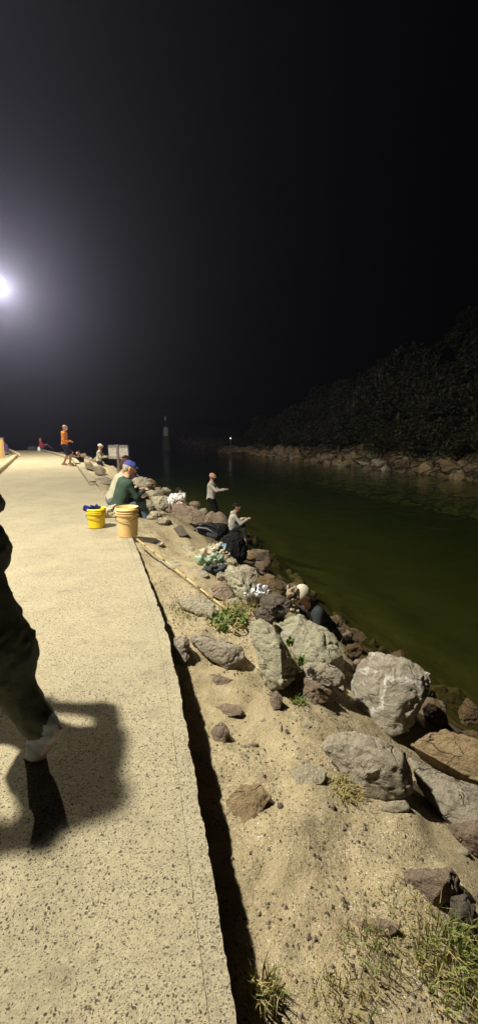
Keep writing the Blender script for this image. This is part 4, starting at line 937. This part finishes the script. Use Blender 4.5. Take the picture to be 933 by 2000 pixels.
# fishing rod lying on the bank, resting on the path edge
a = at(268, 1053, .06); b = hit(478, 1224); b.z += .03; e = empty('fishing_rod', a); n = 9; d = b - a
mid = a + d * .5; mid.z = max(mid.z, gz(mid.x, mid.y) + .06)
P_ = [Vector(a * (1 - u) ** 2 + mid * 2 * u * (1 - u) + b * u * u) for u in np.linspace(0, 1, n + 1)]
for p in P_: p.z = max(p.z, gz(p.x, p.y) + .02)
for i in range(n):
    bm = bmesh.new(); r0 = .011 - .005 * i / n; add_tube(bm, [P_[i] - a, P_[i + 1] - a], [r0, r0 - .0005], 10); link('rod_section', bm_mesh('rod_section', bm), 'bamboo', e)
    if i:
        bm = bmesh.new(); w_ = (P_[i + 1] - P_[i]).normalized() * (.03 if i in (3, 6) else .012); add_tube(bm, [P_[i] - a - w_, P_[i] - a + w_], r0 + .0025, 10); link('rod_joint', bm_mesh('rod_joint', bm), 'bamboo_dark', e)
tag(e, 'jointed bamboo fishing rod lying across the sandy bank', 'fishing rod')
# backpack and bags
p = at_hit(414, 1058, .10); e = empty('backpack', p, R(-20)); A = lambda *v: np.array(v, float)
V, Q, _ = build_field([(A(-.18, 0, .14), A(.16, .0, .12), .12, .14, 0), (A(-.05, .08, .17), A(.2, .08, .15), .1, .11, 0)], .012, .03, fold=.02); link('bag_body', pyd('bag_body', V, Q), 'black_cloth', e)
for k, (y0, z0) in enumerate(((-.10, .16), (-.03, .24))):
    bm = bmesh.new(); add_tube(bm, [(-.28, y0, z0 - .06), (-.34, y0 - .04, z0 - .02), (-.22, y0 - .08, z0 + .06), (-.02, y0 - .1, z0 + .06), (.16, y0 - .08, z0 - .04)], .014, 8); link('strap', bm_mesh('strap', bm), 'charcoal_cloth' if k else 'grey_cloth', e)
V, Q, _ = build_field([(A(.0, -.13, .08), A(.14, -.13, .07), .06, .07, 0)], .012, .02, fold=.012); link('pocket', pyd('pocket', V, Q), 'charcoal_cloth', e)
tag(e, 'black backpack with grey straps lying on the bank', 'backpack')
p = at_hit(453, 1090, .2)
cloth_blob('bag', 'round black bag beside the backpack at the drop to the water', 'bag', p, [((0, 0, 0), (.05, 0, .1), .24, .2), ((-.12, 0, .1), (.0, 0, .16), .12, .1), ((.05, 0, -.15), (.1, 0, -.1), .2, .2)], 'black_cloth', .018, .04, .014)
p = at_hit(426, 1078, .06); cloth_blob('plastic_bag', 'small crumpled blue plastic wrapper beside the black bag', 'bag', p, [((-.1, 0, 0), (.1, 0, .02), .05, .04), ((.0, .03, .03), (.08, .05, .05), .04, .03)], 'blue_film', .01, fold=.03)
p = at_hit(418, 1092, .08); cloth_blob('plastic_bag', 'pale cream plastic bag lying under the blue wrapper', 'bag', p, [((-.12, 0, 0), (.12, 0, .0), .08, .09), ((-.02, .05, .06), (.08, .05, .07), .07, .06)], 'cream_film', .012, fold=.035)
p = at_hit(414, 1106, .07); cloth_blob('plastic_bag', 'green and white carrier bag at the front of the bags', 'bag', p, [((-.14, 0, 0), (.08, .02, .0), .07, .08), ((.03, -.05, .02), (.12, -.06, -.02), .06, .05)], 'green_film', .012, fold=.04)
p = at_hit(418, 1122, .05); cloth_blob('shoe_bag', 'low dark bag with a pale flap below the green carrier bag', 'bag', p, [((-.08, 0, 0), (.12, .02, .0), .07, .06), ((.08, .0, .02), (.16, .0, .0), .06, .05)], 'charcoal_cloth', .012, fold=.02)
p = at_hit(503, 1203, .25); cloth_blob('foil_wrapper', 'crumpled shiny foil wrapper on the rocks', 'wrapper', p, [((-.06, 0, 0), (.08, -.02, -.02), .04, .035), ((.0, .02, .02), (.05, .03, .03), .04, .03)], 'foil', .007, .006, .03)
p = pt(561, 1172, 5.0); cloth_blob('sack', 'crumpled translucent brown sack beside the man in the cream cap', 'sack', p, [((-.08, 0, .03), (.06, .02, .05), .09, .08), ((-.02, 0, -.12), (.05, 0, -.04), .07, .09), ((-.02, 0, .08), (.02, 0, .1), .06, .04)], 'sack_brown', .010, .012, .045)
p = at_hit(333, 992, .10); cloth_blob('plastic_bag', 'white crumpled bag among the far rocks', 'bag', p, [((-.35, 0, .02), (-.05, 0, .0), .08, .12), ((.0, 0, .08), (.25, 0, .18), .12, .13), ((-.05, -.1, -.08), (.05, -.1, -.05), .13, .12)], 'white_film', .02, .03, .05)
p = at_hit(345, 1001, .09); cloth_blob('plastic_bag', 'pink bag next to the white crumpled bag', 'bag', p, [((-.12, 0, 0), (.12, 0, .0), .13, .12)], 'pink_film', .02, .03, .05)
p = pt(255, 950, 7.6); cloth_blob('bait_bag', 'small white packet in the hands of the man in green', 'packet', p, [((-.03, 0, 0), (.04, 0, .02), .05, .04)], 'white_film', .008, .01, .02)
# notice board
p = hit(234, 925); ptop = pt(232, 868, p.y); e = empty('notice_board', (p.x, p.y, p.z)); hg = ptop.z - p.z; pm = ppm(Vector((p.x, p.y, .5)))
bw, bh = 43 / pm, 26 / pm; zc = pt(232, 883, p.y).z - p.z
bm = bmesh.new(); add_box(bm, (0, -.06, hg / 2 - .15), (.10, .07, hg + .3), bev=.008); link('post', bm_mesh('post', bm, False), 'wood_grey', e)
bm = bmesh.new(); add_box(bm, (0, 0, zc), (bw + .05, .03, bh + .05), bev=.006); link('backing_board', bm_mesh('backing_board', bm, False), 'beacon_dark', e)
for s in (-1, 1):
    bm = bmesh.new(); add_box(bm, (0, 0, 0), (bw / 2 - .03, .012, bh), bev=.002); q_ = link('notice_panel', bm_mesh('notice_panel', bm, False), 'notice', e); q_.location = (s * bw / 4, -.022, zc)
e.rotation_euler = (0, 0, R(-14)); tag(e, 'white printed notice board of two panels on a wooden post', 'sign')
# channel beacon
p = at(325, 880, WATER); e = empty('channel_beacon', (p.x, p.y, WATER)); pm = ppm(p); u = 1 / pm
for nm, prof, m_ in (('base_tower', [(11, -12), (11, 0), (9.5, 1), (6.5, 27)], 'beacon_dark'), ('white_band', [(5.0, 27), (4.4, 44), (3.4, 45)], 'beacon_white'), ('mast', [(2.6, 44), (1.6, 58)], 'beacon_dark'), ('lantern', [(2.2, 57.5), (2.2, 62), (.4, 67)], 'beacon_white')):
    bm = bmesh.new(); r_ = add_lathe(bm, [(a * u, b * u) for a, b in prof], 24); bm.faces.new(r_[0]); bm.faces.new(r_[-1]); link(nm, bm_mesh(nm, bm, False), m_, e)
bm = bmesh.new(); add_lathe(bm, [(7 * u, 26.4 * u), (8 * u, 26.4 * u), (8 * u, 28 * u), (7 * u, 28 * u)], 24); link('gallery', bm_mesh('gallery', bm, False), 'beacon_dark', e)
for k in range(8):
    bm = bmesh.new(); a = k * math.pi / 4; add_tube(bm, [(7.6 * u * math.cos(a), 7.6 * u * math.sin(a), 28 * u), (7.6 * u * math.cos(a), 7.6 * u * math.sin(a), 33 * u)], .03, 5); link('railing_post', bm_mesh('railing_post', bm), 'beacon_dark', e)
tag(e, 'channel beacon tower with a white band standing in the water', 'beacon')
# small lamp at the tip of the headland
p = pt(450, 856, 64); z0 = float(head_z(np.array([p.x]), np.array([p.y]))[0]); e = empty('shore_lamp', (p.x, p.y, z0))
bm = bmesh.new(); add_tube(bm, [(0, 0, -.3), (0, 0, p.z - z0)], .05, 8); link('pole', bm_mesh('pole', bm), 'galv', e)
bm = bmesh.new(); bmesh.ops.create_uvsphere(bm, u_segments=16, v_segments=10, radius=.10); o = link('lamp_globe', bm_mesh('lamp_globe', bm), 'far_bulb', e); o.location = (0, 0, p.z - z0)
tag(e, 'tiny white lamp shining at the tip of the headland', 'lamp')
# timber edging and post left of the path
def timber(label, A_, B_, wd, ht, m='wood_pale'):
    A_, B_ = Vector(A_), Vector(B_); e = empty('timber_edging', A_); d = B_ - A_; L_ = d.length; k = max(1, int(L_ / 2.4)); rz = math.atan2(d.y, d.x)
    for i in range(k):
        bm = bmesh.new(); add_box(bm, (0, 0, 0), (L_ / k - .015, wd, ht), bev=.02); o = link('beam', bm_mesh('beam', bm, False), m, e); o.location = d * ((i + .5) / k) + Vector((0, 0, ht * .4)); o.rotation_euler = (0, 0, rz + random.uniform(-.01, .01))
    tag(e, label, 'edging')
aL = at(-60, 985, 0); bL = at(32, 893, 0); cL = at(17, 882, 0)
timber('pale timber beams edging the left side of the path', (aL.x - .1, aL.y, .0), (bL.x, bL.y, .0), .22, .2); timber('pale timber beam turning away at the far left', (bL.x, bL.y + .3, .02), (cL.x, cL.y, .05), .22, .2)
for px, py0, lb in ((6, 893, 'yellowish wooden post at the far left edge'),):
    p = at(px - 2, py0, .05); bm = bmesh.new(); hg = pt(px, 857, p.y).z - .05; add_box(bm, (0, 0, hg / 2 - .2), (.26, .26, hg + .4), bev=.02); e = empty('wooden_post', (p.x, p.y, .05)); link('shaft', bm_mesh('shaft', bm, False), 'wood_yellow', e)
    bm = bmesh.new(); add_box(bm, (0, 0, hg + .03), (.30, .30, .05), bev=.015); link('cap_board', bm_mesh('cap_board', bm, False), 'wood_pale', e); tag(e, lb, 'post')
# things by the sitter in red
p = at(66, 880, 0); cloth_blob('bag', 'dark bag lying left of the person in red', 'bag', (p.x, p.y, .12), [((-.3, 0, 0), (.3, 0, 0), .16, .13), ((-.2, 0, .05), (.0, 0, .1), .12, .1)], 'charcoal_cloth', .025, .04, .03)
p = at(77, 881, 0); bm = bmesh.new(); r_ = add_lathe(bm, [(.10, 0), (.11, .02), (.11, .22), (.06, .28), (.05, .33), (0.001, .335)], 20); bm.faces.new(r_[0]); o = link('bottle', bm_mesh('bottle', bm), 'white_film'); o.location = (p.x, p.y, .004); tag(o, 'white plastic container in front of the person in red', 'bottle')

# ================================================================== LAMP POSTS (light comes from their lamp heads)
def lamp_post(label, base, head, power, aim, down):
    base, head = Vector(base), Vector(head); e = empty('lamp_post', base); H = head.z - base.z
    bm = bmesh.new(); add_tube(bm, [(0, 0, -.3), (0, 0, H * .5), (0, 0, H + .15)], [.10, .085, .06], 14); link('pole', bm_mesh('pole', bm), 'galv', e)
    bm = bmesh.new(); add_tube(bm, [(0, 0, .0), (0, 0, .04)], .2, 14); link('base_plate', bm_mesh('base_plate', bm, False), 'galv', e)
    hv = head - base; bm = bmesh.new(); add_tube(bm, [(0, 0, H + .05), (hv.x * .5, hv.y * .5, H + .18), (hv.x, hv.y, H + .14)], .035, 10); link('arm', bm_mesh('arm', bm), 'galv', e)
    d = (Vector(aim) - head).normalized(); qt = d.to_track_quat('-Z', 'Y')
    bm = bmesh.new(); add_box(bm, (0, 0, .06), (.56, .50, .12), bev=.03); o = link('lamp_head', bm_mesh('lamp_head', bm, False), 'galv', e); o.location = hv; o.rotation_euler = qt.to_euler()
    bm = bmesh.new(); add_lathe(bm, [(.001, -.035), (.15, -.03), (.215, -.012), (.22, .0)], 28); l_ = link('lens', bm_mesh('lens', bm), 'lens', o)
    ld = bpy.data.lights.new('lamp_light', 'SPOT' if down else 'POINT'); ld.energy = power; ld.color = LAMP_COL if down else (1.0, .93, .76); ld.shadow_soft_size = .14
    if down: ld.spot_size = R(179); ld.spot_blend = .12
    lo = bpy.data.objects.new('lamp_light', ld); C.objects.link(lo); lo.parent = e; lo.location = hv + d * .24; lo.rotation_euler = qt.to_euler()
    tag(e, label, 'lamp post')
lamp_post('tall lamp post with a glaring white floodlight at the left edge', (-12.2, 20.3, 0), (-10.95, 20.3, 8), LAMP_FAR_W, (-5, 9, 0), False)
lamp_post('lamp post beside the path just left of the view', (-5.2, 3.4, 0), (-4.5, 3.3, 7.1), LAMP_NEAR_W, (-3.6, 3.5, 0), True)

# ================================================================== HAZE (volume added to give the far lamp a round bluish glow)
bm = bmesh.new(); add_box(bm, (40, 170, 4), (362, 402, 29)); me = bm_mesh('haze', bm, False)
m = bpy.data.materials.new('haze'); m.use_nodes = True; t = m.node_tree; t.nodes.remove(t.nodes['Principled BSDF']); pv = t.nodes.new('ShaderNodeVolumePrincipled')
pv.inputs['Color'].default_value = (.64, .65, 1, 1); pv.inputs['Density'].default_value = HAZE_D; pv.inputs['Anisotropy'].default_value = .79
t.links.new(pv.outputs[0], t.nodes['Material Output'].inputs['Volume']); me.materials.append(m)
o = link('haze', me); tag(o, 'thin haze added over the water and path for the lamp glow', 'haze', kind='stuff')
